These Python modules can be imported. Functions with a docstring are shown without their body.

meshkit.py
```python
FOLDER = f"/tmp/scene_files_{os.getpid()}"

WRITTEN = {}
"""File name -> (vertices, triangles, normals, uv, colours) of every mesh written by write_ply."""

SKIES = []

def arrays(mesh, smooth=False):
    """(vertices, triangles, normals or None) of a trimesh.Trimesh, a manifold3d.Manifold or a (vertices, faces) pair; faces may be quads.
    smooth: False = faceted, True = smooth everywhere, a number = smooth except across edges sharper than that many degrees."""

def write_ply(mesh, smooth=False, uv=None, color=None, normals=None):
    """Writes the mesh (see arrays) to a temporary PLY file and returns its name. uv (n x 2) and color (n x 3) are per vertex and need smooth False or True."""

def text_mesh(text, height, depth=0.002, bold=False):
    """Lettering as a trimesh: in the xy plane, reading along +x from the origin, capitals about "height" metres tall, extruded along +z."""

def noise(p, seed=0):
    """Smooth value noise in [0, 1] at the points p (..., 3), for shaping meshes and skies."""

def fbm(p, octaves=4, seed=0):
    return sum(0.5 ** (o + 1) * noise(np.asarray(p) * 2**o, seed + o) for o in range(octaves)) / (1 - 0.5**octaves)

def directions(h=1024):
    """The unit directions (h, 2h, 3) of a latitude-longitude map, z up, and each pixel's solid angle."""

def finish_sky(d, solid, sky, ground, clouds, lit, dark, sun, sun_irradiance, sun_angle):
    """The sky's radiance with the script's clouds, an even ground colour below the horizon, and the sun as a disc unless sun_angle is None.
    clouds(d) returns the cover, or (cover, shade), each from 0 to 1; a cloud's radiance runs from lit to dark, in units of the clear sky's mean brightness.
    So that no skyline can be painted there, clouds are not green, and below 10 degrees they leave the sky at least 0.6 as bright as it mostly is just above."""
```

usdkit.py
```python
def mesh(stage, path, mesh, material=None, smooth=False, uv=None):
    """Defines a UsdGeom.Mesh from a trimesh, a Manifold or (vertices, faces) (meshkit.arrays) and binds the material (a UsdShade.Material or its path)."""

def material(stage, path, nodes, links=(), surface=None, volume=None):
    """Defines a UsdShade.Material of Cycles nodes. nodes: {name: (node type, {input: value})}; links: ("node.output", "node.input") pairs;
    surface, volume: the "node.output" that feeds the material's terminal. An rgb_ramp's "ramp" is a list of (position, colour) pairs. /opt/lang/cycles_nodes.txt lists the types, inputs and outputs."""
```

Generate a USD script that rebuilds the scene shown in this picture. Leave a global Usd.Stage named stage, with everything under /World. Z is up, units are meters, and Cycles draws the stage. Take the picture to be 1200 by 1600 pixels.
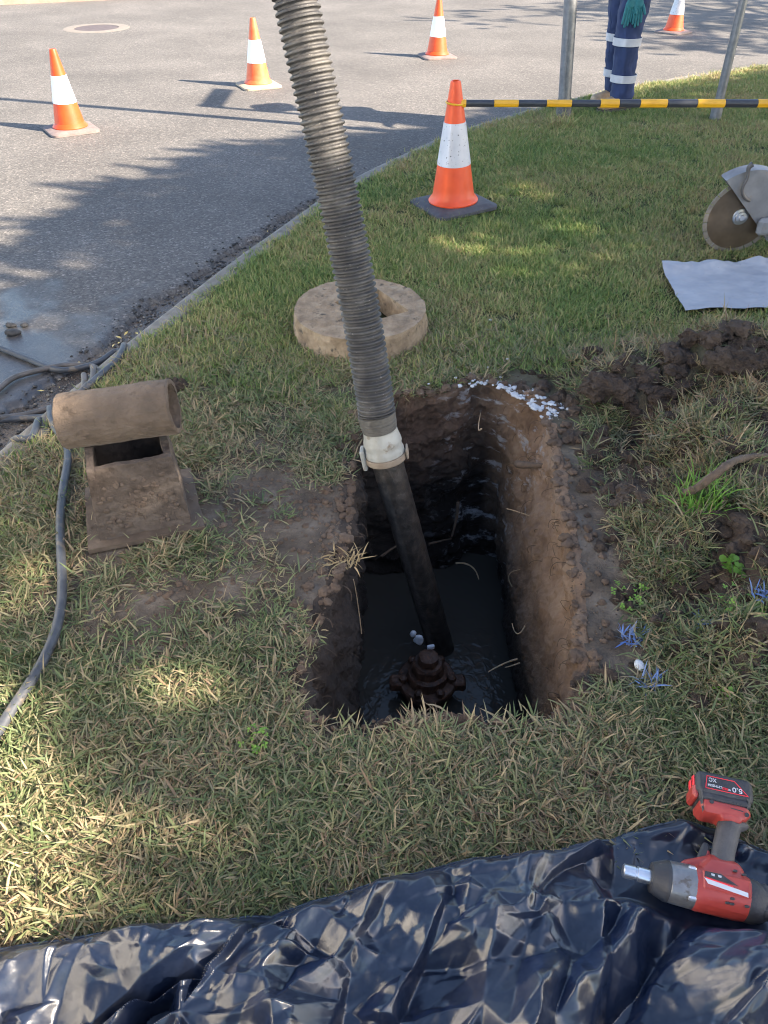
import math, random
import numpy as np, trimesh, manifold3d, shapely.geometry as sg
from scipy.spatial import cKDTree, Delaunay
from scipy.interpolate import LinearNDInterpolator, CubicSpline
from scipy.ndimage import gaussian_filter
from pxr import Usd, UsdGeom, UsdLux, UsdShade, Sdf, Gf, Vt
import usdkit, meshkit

# ------------------------------------------------------------------ camera, sky, sun, exposure
stage = Usd.Stage.CreateInMemory()
UsdGeom.SetStageUpAxis(stage, 'Z'); UsdGeom.SetStageMetersPerUnit(stage, 1.0)
W = UsdGeom.Xform.Define(stage, '/World'); UsdGeom.Scope.Define(stage, '/World/Looks')
CAM_H, PITCH, FPX = 1.45, math.radians(39.2), 1209.0
cam = UsdGeom.Camera.Define(stage, '/World/camera')
cam.AddTranslateOp().Set((0, 0, CAM_H)); cam.AddRotateXOp().Set(90 - math.degrees(PITCH))
cam.CreateHorizontalApertureAttr(36.0 * 0.75); cam.CreateVerticalApertureAttr(36.0)
cam.CreateFocalLengthAttr(36.0 * FPX / 1600.0)
cam.CreateClippingRangeAttr((0.05, 2000.0))
EXPOSURE = 2.38
cam.CreateExposureAttr(EXPOSURE)
SUN_EL = math.radians(33.0); SUN_H = np.array([0.944, -0.33]); SUN_H = SUN_H / np.linalg.norm(SUN_H)
SUN = np.array([SUN_H[0] * math.cos(SUN_EL), SUN_H[1] * math.cos(SUN_EL), math.sin(SUN_EL)])
dome = UsdLux.DomeLight.Define(stage, '/World/sky')
skym = usdkit.material(stage, '/World/Looks/sky', {
    's': ('sky_texture', {'sky_type': 'single_scattering', 'sun_disc': False, 'sun_elevation': SUN_EL,
                          'sun_rotation': math.atan2(SUN[0], SUN[1]), 'altitude': 50.0, 'aerosol_density': 1.2}),
    'b': ('background_shader', {'strength': 0.09})}, [('s.color', 'b.color')], surface='b.background')
UsdShade.MaterialBindingAPI.Apply(dome.GetPrim()).Bind(skym)
dome.GetPrim().SetCustomDataByKey('kind', 'structure')
sun = UsdLux.DistantLight.Define(stage, '/World/sun')
sun.CreateNormalizeAttr(True); sun.CreateIntensityAttr(1.25); sun.CreateAngleAttr(0.5); sun.CreateColorAttr((1.0, 0.86, 0.68))
_az = math.degrees(math.atan2(SUN[1], SUN[0]))
sun.AddRotateZOp().Set(_az + 90); sun.AddRotateXOp().Set(90 - math.degrees(SUN_EL))

# ------------------------------------------------------------------ helpers
def at(px, py, z=0.0):
    """World (x, y, z) of the point of height z that the photograph shows at pixel (px, py)."""
    u, v = (px - 600) / FPX, (py - 800) / FPX
    t = (CAM_H - z) / (math.sin(PITCH) + v * math.cos(PITCH))
    return np.array([u * t, t * (math.cos(PITCH) - v * math.sin(PITCH)), z])

used = {}
def numbered(parent, name):
    k = (parent, name); used[k] = used.get(k, 0) + 1
    return name if used[k] == 1 else f'{name}_{used[k]-1:03d}'

def tag(p, label=None, cat=None, group=None, kind=None):
    p = p.GetPrim() if hasattr(p, 'GetPrim') else p
    for k, v in (('label', label), ('category', cat), ('group', group), ('kind', kind)):
        if v: p.SetCustomDataByKey(k, v)
    return p

def thing(name, label, cat, loc=(0, 0, 0), rotz=0.0, group=None, rotx=0.0, roty=0.0):
    x = UsdGeom.Xform.Define(stage, '/World/' + numbered('/World', name))
    x.AddTranslateOp().Set(tuple(map(float, loc)))
    if rotz: x.AddRotateZOp().Set(float(rotz))
    if rotx: x.AddRotateXOp().Set(float(rotx))
    if roty: x.AddRotateYOp().Set(float(roty))
    return tag(x, label, cat, group)

def obj(name, mesh, mat, parent=None, smooth=30, label=None):
    pp = str(parent.GetPath()) if parent else '/World'
    if isinstance(mesh, list): mesh = join(mesh)
    m = usdkit.mesh(stage, pp + '/' + numbered(pp, name), mesh, mat, smooth=smooth)
    if label: m.GetPrim().SetCustomDataByKey('label', label)
    return m.GetPrim()

def dup(root, loc, rotz, label, group=None):
    name = root.GetName().rstrip('0123456789').rstrip('_')
    was = root.GetCustomData()
    x = UsdGeom.Xform.Define(stage, '/World/' + numbered('/World', name))
    x.GetPrim().GetReferences().AddInternalReference(root.GetPath())
    x.GetPrim().SetInstanceable(True)
    x.ClearXformOpOrder()
    x.AddTranslateOp().Set(tuple(map(float, loc))); x.AddRotateZOp(opSuffix='r').Set(float(rotz))
    return tag(x, label, was['category'], group or was.get('group'))

def TM(m):
    if hasattr(m, 'to_mesh'):
        q = m.to_mesh(); return trimesh.Trimesh(q.vert_properties[:, :3], q.tri_verts)
    return m
def join(ms): return trimesh.util.concatenate([TM(m) for m in ms])
def moved(m, t=(0, 0, 0), rz=0, rx=0, ry=0):
    m = TM(m).copy(); R = np.eye(4)
    for ang, ax in ((rx, [1, 0, 0]), (ry, [0, 1, 0]), (rz, [0, 0, 1])):
        if ang: R = trimesh.transformations.rotation_matrix(math.radians(ang), ax) @ R
    R[:3, 3] = t; m.apply_transform(R); return m

def cbox(sx, sy, sz, c=0.004, t=(0, 0, 0), rz=0, rx=0, ry=0):
    """Box centred on the origin with chamfered edges."""
    h = np.array([sx, sy, sz]) / 2; c = min(c, *(h * .9)); P = []
    for s in np.ndindex(2, 2, 2):
        s = np.array(s) * 2 - 1
        for k in range(3):
            q = h - c; q[k] = h[k]; P.append(s * q)
    return moved(trimesh.convex.convex_hull(np.array(P)), t, rz, rx, ry)

def lathe(prof, n=40, axis='z'):
    """Closed surface of revolution about z from (r, z) points; open profiles stay open at r > 0."""
    a = np.linspace(0, 2 * np.pi, n, endpoint=False)
    pr = np.asarray(prof, float); k = len(pr)
    v = np.stack([pr[:, None, 0] * np.cos(a), pr[:, None, 0] * np.sin(a), np.repeat(pr[:, 1:2], n, 1)], -1).reshape(-1, 3)
    f = []
    for i in range(k - 1):
        for j in range(n):
            p, q = i * n + j, i * n + (j + 1) % n
            f += [(p, q, q + n), (p, q + n, p + n)]
    m = trimesh.Trimesh(v, np.array(f)); m.update_faces(m.nondegenerate_faces())
    if axis == 'x': m = moved(m, ry=90)
    if axis == 'y': m = moved(m, rx=-90)
    return m

def tube(pts, r, n=12, cap=True, prof=None):
    """Round tube along the points; r a number or one per point."""
    P = np.asarray(pts, float); r = np.broadcast_to(np.asarray(r, float), (len(P),))
    T = np.gradient(P, axis=0); T /= np.linalg.norm(T, axis=1, keepdims=True)
    up = np.array([0, 0, 1.0]) if abs(T[0][2]) < .9 else np.array([1.0, 0, 0])
    N = np.cross(T[0], up); N /= np.linalg.norm(N); rows = []
    a = np.linspace(0, 2 * np.pi, n, endpoint=False)
    for i in range(len(P)):
        N = N - T[i] * (N @ T[i]); N /= np.linalg.norm(N); B = np.cross(T[i], N)
        rows.append(P[i] + r[i] * (np.cos(a)[:, None] * N + np.sin(a)[:, None] * B))
    v = np.vstack(rows); f = []
    for i in range(len(P) - 1):
        for j in range(n):
            p, q = i * n + j, i * n + (j + 1) % n
            f += [(p, q, q + n), (p, q + n, p + n)]
    if cap:
        v = np.vstack([v, P[:1], P[-1:]]); c0, c1 = len(v) - 2, len(v) - 1; b = (len(P) - 1) * n
        for j in range(n):
            f += [(c0, (j + 1) % n, j), (c1, b + j, b + (j + 1) % n)]
    return trimesh.Trimesh(v, np.array(f), process=False)

def spline(pts, n):
    P = np.asarray(pts, float); s = np.r_[0, np.cumsum(np.linalg.norm(np.diff(P, axis=0), axis=1))]
    return CubicSpline(s, P)(np.linspace(0, s[-1], n))

def ball(c, r, k=2):
    m = trimesh.creation.icosphere(k, 1.0); m.vertices = m.vertices * np.broadcast_to(r, 3) + c; return m

def hull(*ms): return trimesh.convex.convex_hull(np.vstack([m.vertices for m in ms]))
def capsule(a, b, ra, rb): return hull(ball(np.asarray(a), ra, 2), ball(np.asarray(b), rb, 2))
def MF(m):
    m = TM(m); return manifold3d.Manifold(manifold3d.Mesh(np.asarray(m.vertices, np.float32), np.asarray(m.faces, np.uint32)))
def union(ms):
    out = MF(ms[0])
    for m in ms[1:]: out = out + MF(m)
    return out
def rough(m, amp, scale, seed=0, size=None, octaves=3):
    m = TM(m)
    if size:
        v, f = trimesh.remesh.subdivide_to_size(m.vertices, m.faces, size, max_iter=12); m = trimesh.Trimesh(v, f)
    m.merge_vertices(); n = m.vertex_normals
    m.vertices = m.vertices + n * (amp * 2 * (meshkit.fbm(m.vertices * scale + 13.7 * seed, octaves, seed) - .5))[:, None]
    return m
def sstep(a, b, x):
    t = np.clip((np.asarray(x, float) - a) / (b - a), 0, 1); return t * t * (3 - 2 * t)
def fb2(x, y, s, oct=3, seed=0): return meshkit.fbm(np.stack([np.asarray(x) * s, np.asarray(y) * s, np.full_like(np.asarray(x, float), 7.3)], -1), oct, seed) - .5

# ------------------------------------------------------------------ materials
def mat(name, nodes, links, surface='p.BSDF'):
    return usdkit.material(stage, '/World/Looks/' + name, nodes, links, surface=surface)

def pm(name, cols, scale=20.0, rough_=0.6, bump=0.0, bscale=None, detail=4.0, local=False, metallic=0.0, spec=0.5, spots=None, bdist=0.004, coat=0.0, lo=0.3, hi=0.7):
    """Principled material: colours of a noise ramp, optional spots (colour, scale, threshold) and a bump."""
    src = 'c.object' if local else 'g.position'
    cols = cols if np.ndim(cols) == 2 else [cols, cols]
    ramp = [(x, c) for x, c in zip(np.linspace(lo, hi, len(cols)), cols)]
    N = {'p': ('principled_bsdf', {'roughness': rough_, 'metallic': metallic, 'specular_ior_level': spec, 'coat_weight': coat}),
         'n': ('noise_texture', {'scale': scale, 'detail': detail, 'roughness': 0.62}), 'r': ('rgb_ramp', {'ramp': ramp})}
    N['c' if local else 'g'] = ('texture_coordinate', {}) if local else ('geometry', {})
    L = [(src, 'n.vector'), ('n.fac', 'r.fac')]; col = 'r.color'
    if spots:
        c, sc, th = spots[:3]
        N['sn'] = ('noise_texture', {'scale': sc, 'detail': 3.0, 'roughness': 0.6}); N['sm'] = ('map_range', {'from_min': th, 'from_max': th + (spots[3] if len(spots) > 3 else .05), 'clamp': True})
        N['sx'] = ('mix_color', {'b': c})
        L += [(src, 'sn.vector'), ('sn.fac', 'sm.value'), ('sm.result', 'sx.fac'), (col, 'sx.a')]; col = 'sx.result'
    L.append((col, 'p.base_color'))
    if bump:
        N['bn'] = ('noise_texture', {'scale': bscale or scale * 4, 'detail': 5.0, 'roughness': 0.65}); N['bu'] = ('bump', {'strength': bump, 'distance': bdist})
        L += [(src, 'bn.vector'), ('bn.fac', 'bu.height'), ('bu.normal', 'p.normal')]
    return mat(name, N, L)

M = {}
M['orange'] = pm('orange_plastic', [(.56, .050, .006), (.66, .070, .010)], 14, .42, .05, 60, local=True)
M['orange_dusty'] = pm('orange_dusty_plastic', [(.60, .075, .015), (.66, .15, .06)], 9, .5, .05, 60, local=True)
M['band'] = pm('white_reflective_band', [(.74, .74, .75), (.82, .82, .83)], 8, .38, 0, local=True)
M['band_worn'] = pm('worn_white_band', [(.40, .40, .43), (.50, .50, .53)], 8, .4, 0, local=True, spots=((.05, .05, .06), 80, .645, .02))
M['rubber'] = pm('black_rubber', [(.035, .036, .045), (.075, .073, .078)], 22, .65, .1, 90, local=True)
M['base_tan'] = pm('tan_dusty_rubber', [(.30, .23, .16), (.40, .31, .22)], 20, .7, .1, 90, local=True)
M['base_pink'] = pm('faded_pink_rubber', [(.13, .10, .095), (.20, .155, .145)], 20, .7, .1, 90, local=True)
M['yellow'] = pm('yellow_plastic', [(.52, .26, .008), (.60, .32, .015)], 12, .4)
M['blackp'] = pm('black_plastic_tube', [(.016, .018, .026), (.03, .032, .04)], 12, .4)
M['galv'] = pm('galvanised_steel', [(.13, .135, .15), (.20, .205, .22)], 30, .42, .05, 120, metallic=.55)
M['galv_dirty'] = pm('dark_stained_steel', [(.05, .05, .05), (.12, .11, .10)], 30, .7, .1, 120)
M['kerb'] = pm('kerb_concrete', [(.11, .10, .085), (.17, .155, .135), (.22, .20, .18)], 14, .9, .5, 90, spots=((.09, .075, .06), 7, .58, .1), bdist=.006)
M['ring'] = pm('aged_concrete', [(.15, .105, .068), (.25, .18, .115), (.33, .25, .165)], 17, .9, .9, 85, spots=((.05, .04, .03), 26, .60, .12), bdist=.007)
M['mudbox'] = pm('muddy_cement', [(.048, .034, .026), (.075, .055, .043), (.12, .092, .072)], 10, .85, .9, 60, spots=((.040, .027, .020), 17, .55, .14), bdist=.008)
M['mudpipe'] = pm('clay_mud_cement', [(.070, .050, .036), (.105, .076, .055), (.14, .106, .08)], 10, .85, .9, 55, spots=((.055, .038, .026), 24, .58, .12), bdist=.007)
M['mudlump'] = pm('caked_mud', [(.050, .034, .025), (.080, .056, .041), (.11, .08, .06)], 14, .85, .9, 70, bdist=.006)
M['mudflange'] = pm('rusty_muddy_iron', [(.065, .045, .032), (.115, .083, .058)], 24, .8, .5, 90)
M['hose'] = pm('corrugated_rubber', [(.018, .018, .021), (.040, .038, .038), (.092, .086, .080)], 16, .62, .35, 140, spots=((.27, .25, .22), 150, .68, .04))
M['cuff'] = pm('muddy_cuff', [(.06, .054, .046), (.11, .098, .082)], 30, .7, .3, 120)
M['white_cast'] = pm('white_painted_coupling', [(.27, .255, .22), (.36, .345, .30)], 25, .5, .3, 90, spots=((.16, .115, .075), 26, .58, .12))
M['tan_cast'] = pm('mud_stained_coupling', [(.19, .14, .095), (.27, .21, .15)], 25, .6, .3, 90)
M['pipe'] = pm('muddy_black_steel', [(.014, .012, .011), (.032, .027, .023), (.065, .053, .043)], 30, .42, .6, 110, bdist=.005)
M['valve'] = pm('rusty_wet_iron', [(.03, .016, .01), (.075, .035, .02), (.12, .06, .035)], 40, .5, .8, 90, bdist=.006)
M['cable'] = pm('blue_grey_hose', [(.032, .036, .045), (.062, .067, .077)], 25, .5, .15, 120, spots=((.13, .105, .08), 18, .60, .1))
M['cable_dark'] = pm('grey_brown_hose', [(.06, .055, .052), (.12, .105, .095)], 25, .55, .15, 120)
M['root'] = pm('root_bark', [(.055, .036, .024), (.12, .08, .052)], 40, .85, .5, 120)
M['rootlet'] = pm('pale_rootlet', [(.36, .25, .14), (.5, .36, .22)], 40, .8)
M['soil'] = None
M['white_sheet'] = pm('white_woven_plastic', [(.25, .265, .30), (.33, .34, .37)], 9, .55, .45, 26, spots=((.22, .22, .24), 60, .68, .06), bdist=.004)
M['saw_grey'] = pm('grey_saw_housing', [(.15, .15, .16), (.22, .22, .23)], 12, .5, .2, 90, metallic=.2, spots=((.2, .17, .14), 20, .62, .1))
M['saw_dark'] = pm('dark_saw_housing', [(.04, .038, .04), (.08, .075, .075)], 12, .5, .2, 90)
M['saw_blade'] = pm('worn_saw_blade', [(.10, .075, .052), (.165, .125, .09)], 8, .38, .15, 120, metallic=.6)
M['saw_rim'] = pm('diamond_blade_rim', [(.16, .14, .115), (.24, .21, .18)], 40, .5, .3, 160, metallic=.3)
M['saw_orange'] = pm('orange_saw_cover', [(.55, .12, .02), (.62, .16, .03)], 12, .45)
M['steel'] = pm('bright_steel', [(.55, .55, .57), (.65, .65, .67)], 30, .28, .1, 150, metallic=.9)
M['red'] = pm('red_tool_plastic', [(.27, .030, .024), (.34, .050, .038)], 30, .38, .08, 200, spots=((.30, .10, .07), 45, .68, .1))
M['red_label'] = pm('bright_red_print', (.75, .03, .04), 10, .4)
M['toolblack'] = pm('black_tool_rubber', [(.018, .018, .022), (.04, .038, .04)], 35, .55, .2, 220, spots=((.12, .10, .085), 40, .66, .1))
M['toolgrip'] = pm('worn_grey_grip', [(.045, .042, .043), (.085, .078, .075)], 30, .6, .35, 260, spots=((.17, .11, .08), 32, .66, .1))
M['gear'] = pm('brushed_gearcase', [(.15, .148, .15), (.23, .225, .225)], 35, .38, .15, 150, metallic=.65, spots=((.13, .11, .095), 40, .62, .08))
M['print_white'] = pm('white_print', (.5, .51, .54), 10, .4)
M['print_grey'] = pm('grey_print', (.38, .40, .43), 10, .4)
M['navy'] = pm('navy_work_cloth', [(.010, .020, .062), (.020, .034, .10)], 9, .85, .35, 60, local=True)
M['tape'] = pm('silver_reflective_tape', [(.36, .36, .39), (.44, .44, .47)], 20, .4, 0, local=True)
M['hivis'] = pm('orange_hivis_cloth', [(.8, .22, .02), (.9, .28, .03)], 8, .8, .2, 60, local=True)
M['boot'] = pm('tan_boot_leather', [(.30, .20, .12), (.42, .30, .19)], 25, .7, .2, 90, local=True)
M['sole'] = pm('boot_sole', (.06, .05, .045), 20, .8, local=True)
M['skin'] = pm('skin', [(.48, .29, .21), (.55, .35, .26)], 12, .55, local=True)
M['hair'] = pm('brown_hair', [(.05, .03, .02), (.09, .055, .035)], 40, .6, local=True)
M['hat'] = pm('straw_hat', [(.5, .42, .28), (.6, .5, .34)], 40, .8, .3, 90, local=True)
M['glove'] = pm('teal_glove', [(.008, .095, .115), (.016, .14, .16)], 30, .75, .3, 120)
M['iron_lid'] = pm('cast_iron_cover', [(.06, .045, .046), (.09, .072, .07)], 30, .7, .4, 60)
M['lidring'] = pm('pale_concrete_surround', [(.14, .125, .11), (.18, .162, .143)], 20, .9, .3, 90)
M['chip'] = pm('white_lime', [(.36, .37, .39), (.52, .53, .55)], 40, .9, .3, 150)
M['paper'] = pm('white_scrap', [(.55, .58, .62), (.7, .72, .75)], 40, .7)
M['stone'] = pm('grey_gravel', [(.05, .046, .042), (.13, .12, .105), (.26, .235, .2)], 30, .85)
M['tar'] = pm('broken_asphalt_crumbs', [(.02, .02, .021), (.055, .053, .052)], 30, .8, .3, 150)
M['litter'] = pm('yellow_leaf', [(.42, .31, .08), (.5, .42, .2)], 30, .7)
M['bark'] = pm('bark', [(.09, .07, .055), (.17, .14, .11)], 12, .9, .6, 40)
M['truckwhite'] = pm('white_truck_paint', [(.78, .77, .74), (.84, .83, .80)], 2, .35)
M['truckgrey'] = pm('grey_truck_metal', [(.25, .25, .26), (.33, .33, .34)], 5, .4)
M['glass'] = mat('truck_glass', {'t': ('transparent_bsdf', {'color': (.75, .8, .8)}), 'g': ('glossy_bsdf', {'roughness': .02}), 'f': ('fresnel', {'IOR': 1.5}), 'm': ('mix_closure', {})},
                 [('f.fac', 'm.fac'), ('t.BSDF', 'm.closure1'), ('g.BSDF', 'm.closure2')], 'm.closure')
M['tyre'] = pm('tyre_rubber', (.02, .02, .02), 20, .8)
M['brick'] = pm('pale_brick_kerb', [(.20, .13, .10), (.27, .19, .155)], 6, .9, .3, 40)

# black builder's film: smooth and glossy with dust
M['film'] = mat('black_plastic_film', {
    'g': ('geometry', {}), 'p': ('principled_bsdf', {'specular_ior_level': .5, 'ior': 1.62}),
    'n': ('noise_texture', {'scale': 7.0, 'detail': 6.0, 'roughness': .6}), 'r': ('rgb_ramp', {'ramp': [(.40, (.005, .009, .022)), (.60, (.011, .016, .032)), (.76, (.036, .036, .040))]}),
    'rr': ('map_range', {'from_min': .35, 'from_max': .75, 'to_min': .17, 'to_max': .40, 'clamp': True}),
    'b': ('noise_texture', {'scale': 60.0, 'detail': 3.0}), 'bu': ('bump', {'strength': .12, 'distance': .004})},
    [('g.position', 'n.vector'), ('n.fac', 'r.fac'), ('r.color', 'p.base_color'), ('n.fac', 'rr.value'), ('rr.result', 'p.roughness'), ('g.position', 'b.vector'), ('b.fac', 'bu.height'), ('bu.normal', 'p.normal')])

# ground under the grass: earth, greener away from the digging
M['lawn'] = mat('lawn_earth', {
    'g': ('geometry', {}), 'p': ('principled_bsdf', {'roughness': .92, 'specular_ior_level': .25}),
    'n': ('noise_texture', {'scale': 9.0, 'detail': 7.0, 'roughness': .65}), 'r': ('rgb_ramp', {'ramp': [(.3, (.055, .041, .030)), (.5, (.11, .085, .064)), (.7, (.19, .155, .122))]}), 'hx': ('map_range', {'from_min': .60, 'from_max': .75, 'clamp': True}), 'hm': ('mix_color', {}), 'h2': ('rgb_ramp', {'ramp': [(.3, (.030, .021, .016)), (.5, (.065, .046, .035)), (.72, (.13, .097, .075))]}),
    's': ('separate_xyz', {}), 'y': ('map_range', {'from_min': 1.9, 'from_max': 3.4, 'clamp': True}), 'mx': ('mix_color', {'b': (.045, .055, .022)}),
    'b': ('noise_texture', {'scale': 55.0, 'detail': 7.0, 'roughness': .7}), 'bu': ('bump', {'strength': .8, 'distance': .012})},
    [('g.position', 'n.vector'), ('n.fac', 'r.fac'), ('g.position', 's.vector'), ('s.y', 'y.value'), ('y.result', 'mx.fac'), ('n.fac', 'h2.fac'), ('s.x', 'hx.value'), ('hx.result', 'hm.fac'), ('r.color', 'hm.a'), ('h2.color', 'hm.b'), ('hm.result', 'mx.a'), ('mx.result', 'p.base_color'),
     ('g.position', 'b.vector'), ('b.fac', 'bu.height'), ('bu.normal', 'p.normal')])
def soil(name, ramp, lime=False, wet=.9):
    N = {'g': ('geometry', {}), 'p': ('principled_bsdf', {'roughness': wet, 'specular_ior_level': .3}),
         'n': ('noise_texture', {'scale': 8.0, 'detail': 8.0, 'roughness': .68}), 'r': ('rgb_ramp', {'ramp': ramp}),
         'b': ('noise_texture', {'scale': 62.0, 'detail': 8.0, 'roughness': .78}), 'bu': ('bump', {'strength': 1.0, 'distance': .022})}
    L = [('g.position', 'n.vector'), ('n.fac', 'r.fac'), ('g.position', 'b.vector'), ('b.fac', 'bu.height'), ('bu.normal', 'p.normal')]
    col = 'r.color'
    if lime:   # deeper earth is wetter, and its shade is painted in as a darker tone; streaks of lime on the far right of the cut
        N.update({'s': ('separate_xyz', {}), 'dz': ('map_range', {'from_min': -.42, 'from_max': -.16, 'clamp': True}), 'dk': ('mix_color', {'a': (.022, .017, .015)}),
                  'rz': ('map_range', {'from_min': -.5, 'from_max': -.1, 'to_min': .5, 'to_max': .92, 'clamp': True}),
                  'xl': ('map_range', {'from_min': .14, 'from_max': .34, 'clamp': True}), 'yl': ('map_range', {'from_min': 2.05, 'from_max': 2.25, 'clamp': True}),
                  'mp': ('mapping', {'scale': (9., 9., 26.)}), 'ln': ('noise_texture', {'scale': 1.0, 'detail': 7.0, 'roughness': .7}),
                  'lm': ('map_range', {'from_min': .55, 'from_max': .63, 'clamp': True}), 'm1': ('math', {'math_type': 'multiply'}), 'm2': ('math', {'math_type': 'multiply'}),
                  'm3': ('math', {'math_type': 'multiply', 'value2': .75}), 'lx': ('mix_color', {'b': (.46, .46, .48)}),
                  'xg': ('map_range', {'from_min': -.03, 'from_max': .07, 'to_min': .75, 'to_max': 0.0, 'clamp': True}), 'gl': ('mix_color', {'b': (.055, .047, .042)}), 'xw': ('map_range', {'from_min': .40, 'from_max': .50, 'clamp': True}), 'wl': ('mix_color', {}), 'wr_': ('rgb_ramp', {'ramp': [(.3, (.19, .115, .070)), (.5, (.32, .205, .13)), (.7, (.42, .29, .195))]}), 'wf': ('math', {'math_type': 'multiply', 'value2': .9}), 'zz': ('map_range', {'from_min': -.75, 'from_max': -.5, 'clamp': True}), 'wz': ('math', {'math_type': 'multiply'})})  # left wall painted as in shade, right wall as in warm reflected light
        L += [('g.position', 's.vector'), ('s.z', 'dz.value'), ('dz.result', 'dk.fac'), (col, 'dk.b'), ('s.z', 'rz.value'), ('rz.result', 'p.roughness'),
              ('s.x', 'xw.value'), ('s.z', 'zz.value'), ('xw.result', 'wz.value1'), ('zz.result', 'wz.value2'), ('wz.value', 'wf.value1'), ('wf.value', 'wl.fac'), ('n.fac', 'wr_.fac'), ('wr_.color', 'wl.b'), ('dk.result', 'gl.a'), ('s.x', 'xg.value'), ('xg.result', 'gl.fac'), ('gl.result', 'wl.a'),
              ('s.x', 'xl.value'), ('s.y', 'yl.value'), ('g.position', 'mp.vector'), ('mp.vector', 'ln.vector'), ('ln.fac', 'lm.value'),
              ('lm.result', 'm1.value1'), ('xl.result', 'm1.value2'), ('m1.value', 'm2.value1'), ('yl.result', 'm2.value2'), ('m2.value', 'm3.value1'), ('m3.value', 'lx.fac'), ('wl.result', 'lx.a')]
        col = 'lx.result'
    L.append((col, 'p.base_color'))
    return mat(name, N, L)
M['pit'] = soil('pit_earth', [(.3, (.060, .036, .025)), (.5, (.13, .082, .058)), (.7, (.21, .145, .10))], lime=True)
M['clod'] = soil('dug_earth', [(.3, (.040, .028, .021)), (.5, (.080, .056, .042)), (.72, (.15, .11, .082))])
M['rimsoil'] = soil('rim_earth', [(.3, (.085, .056, .040)), (.5, (.17, .115, .080)), (.72, (.28, .20, .145))])
M['gutter'] = mat('gutter_muddy', {
    'g': ('geometry', {}), 'p': ('principled_bsdf', {'roughness': .75}),
    'n': ('noise_texture', {'scale': 5.0, 'detail': 7.0, 'roughness': .7}), 'r': ('rgb_ramp', {'ramp': [(.3, (.045, .036, .03)), (.5, (.095, .078, .065)), (.7, (.15, .13, .11))]}),
    'v': ('voronoi_texture', {'scale': 140.0}), 'rw': ('map_range', {'from_min': .42, 'from_max': .56, 'to_min': .22, 'to_max': .8, 'clamp': True}),
    'bu': ('bump', {'strength': .7, 'distance': .006})},
    [('g.position', 'n.vector'), ('n.fac', 'r.fac'), ('r.color', 'p.base_color'), ('g.position', 'v.vector'), ('v.distance', 'bu.height'), ('bu.normal', 'p.normal'), ('n.fac', 'rw.value'), ('rw.result', 'p.roughness')])
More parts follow.
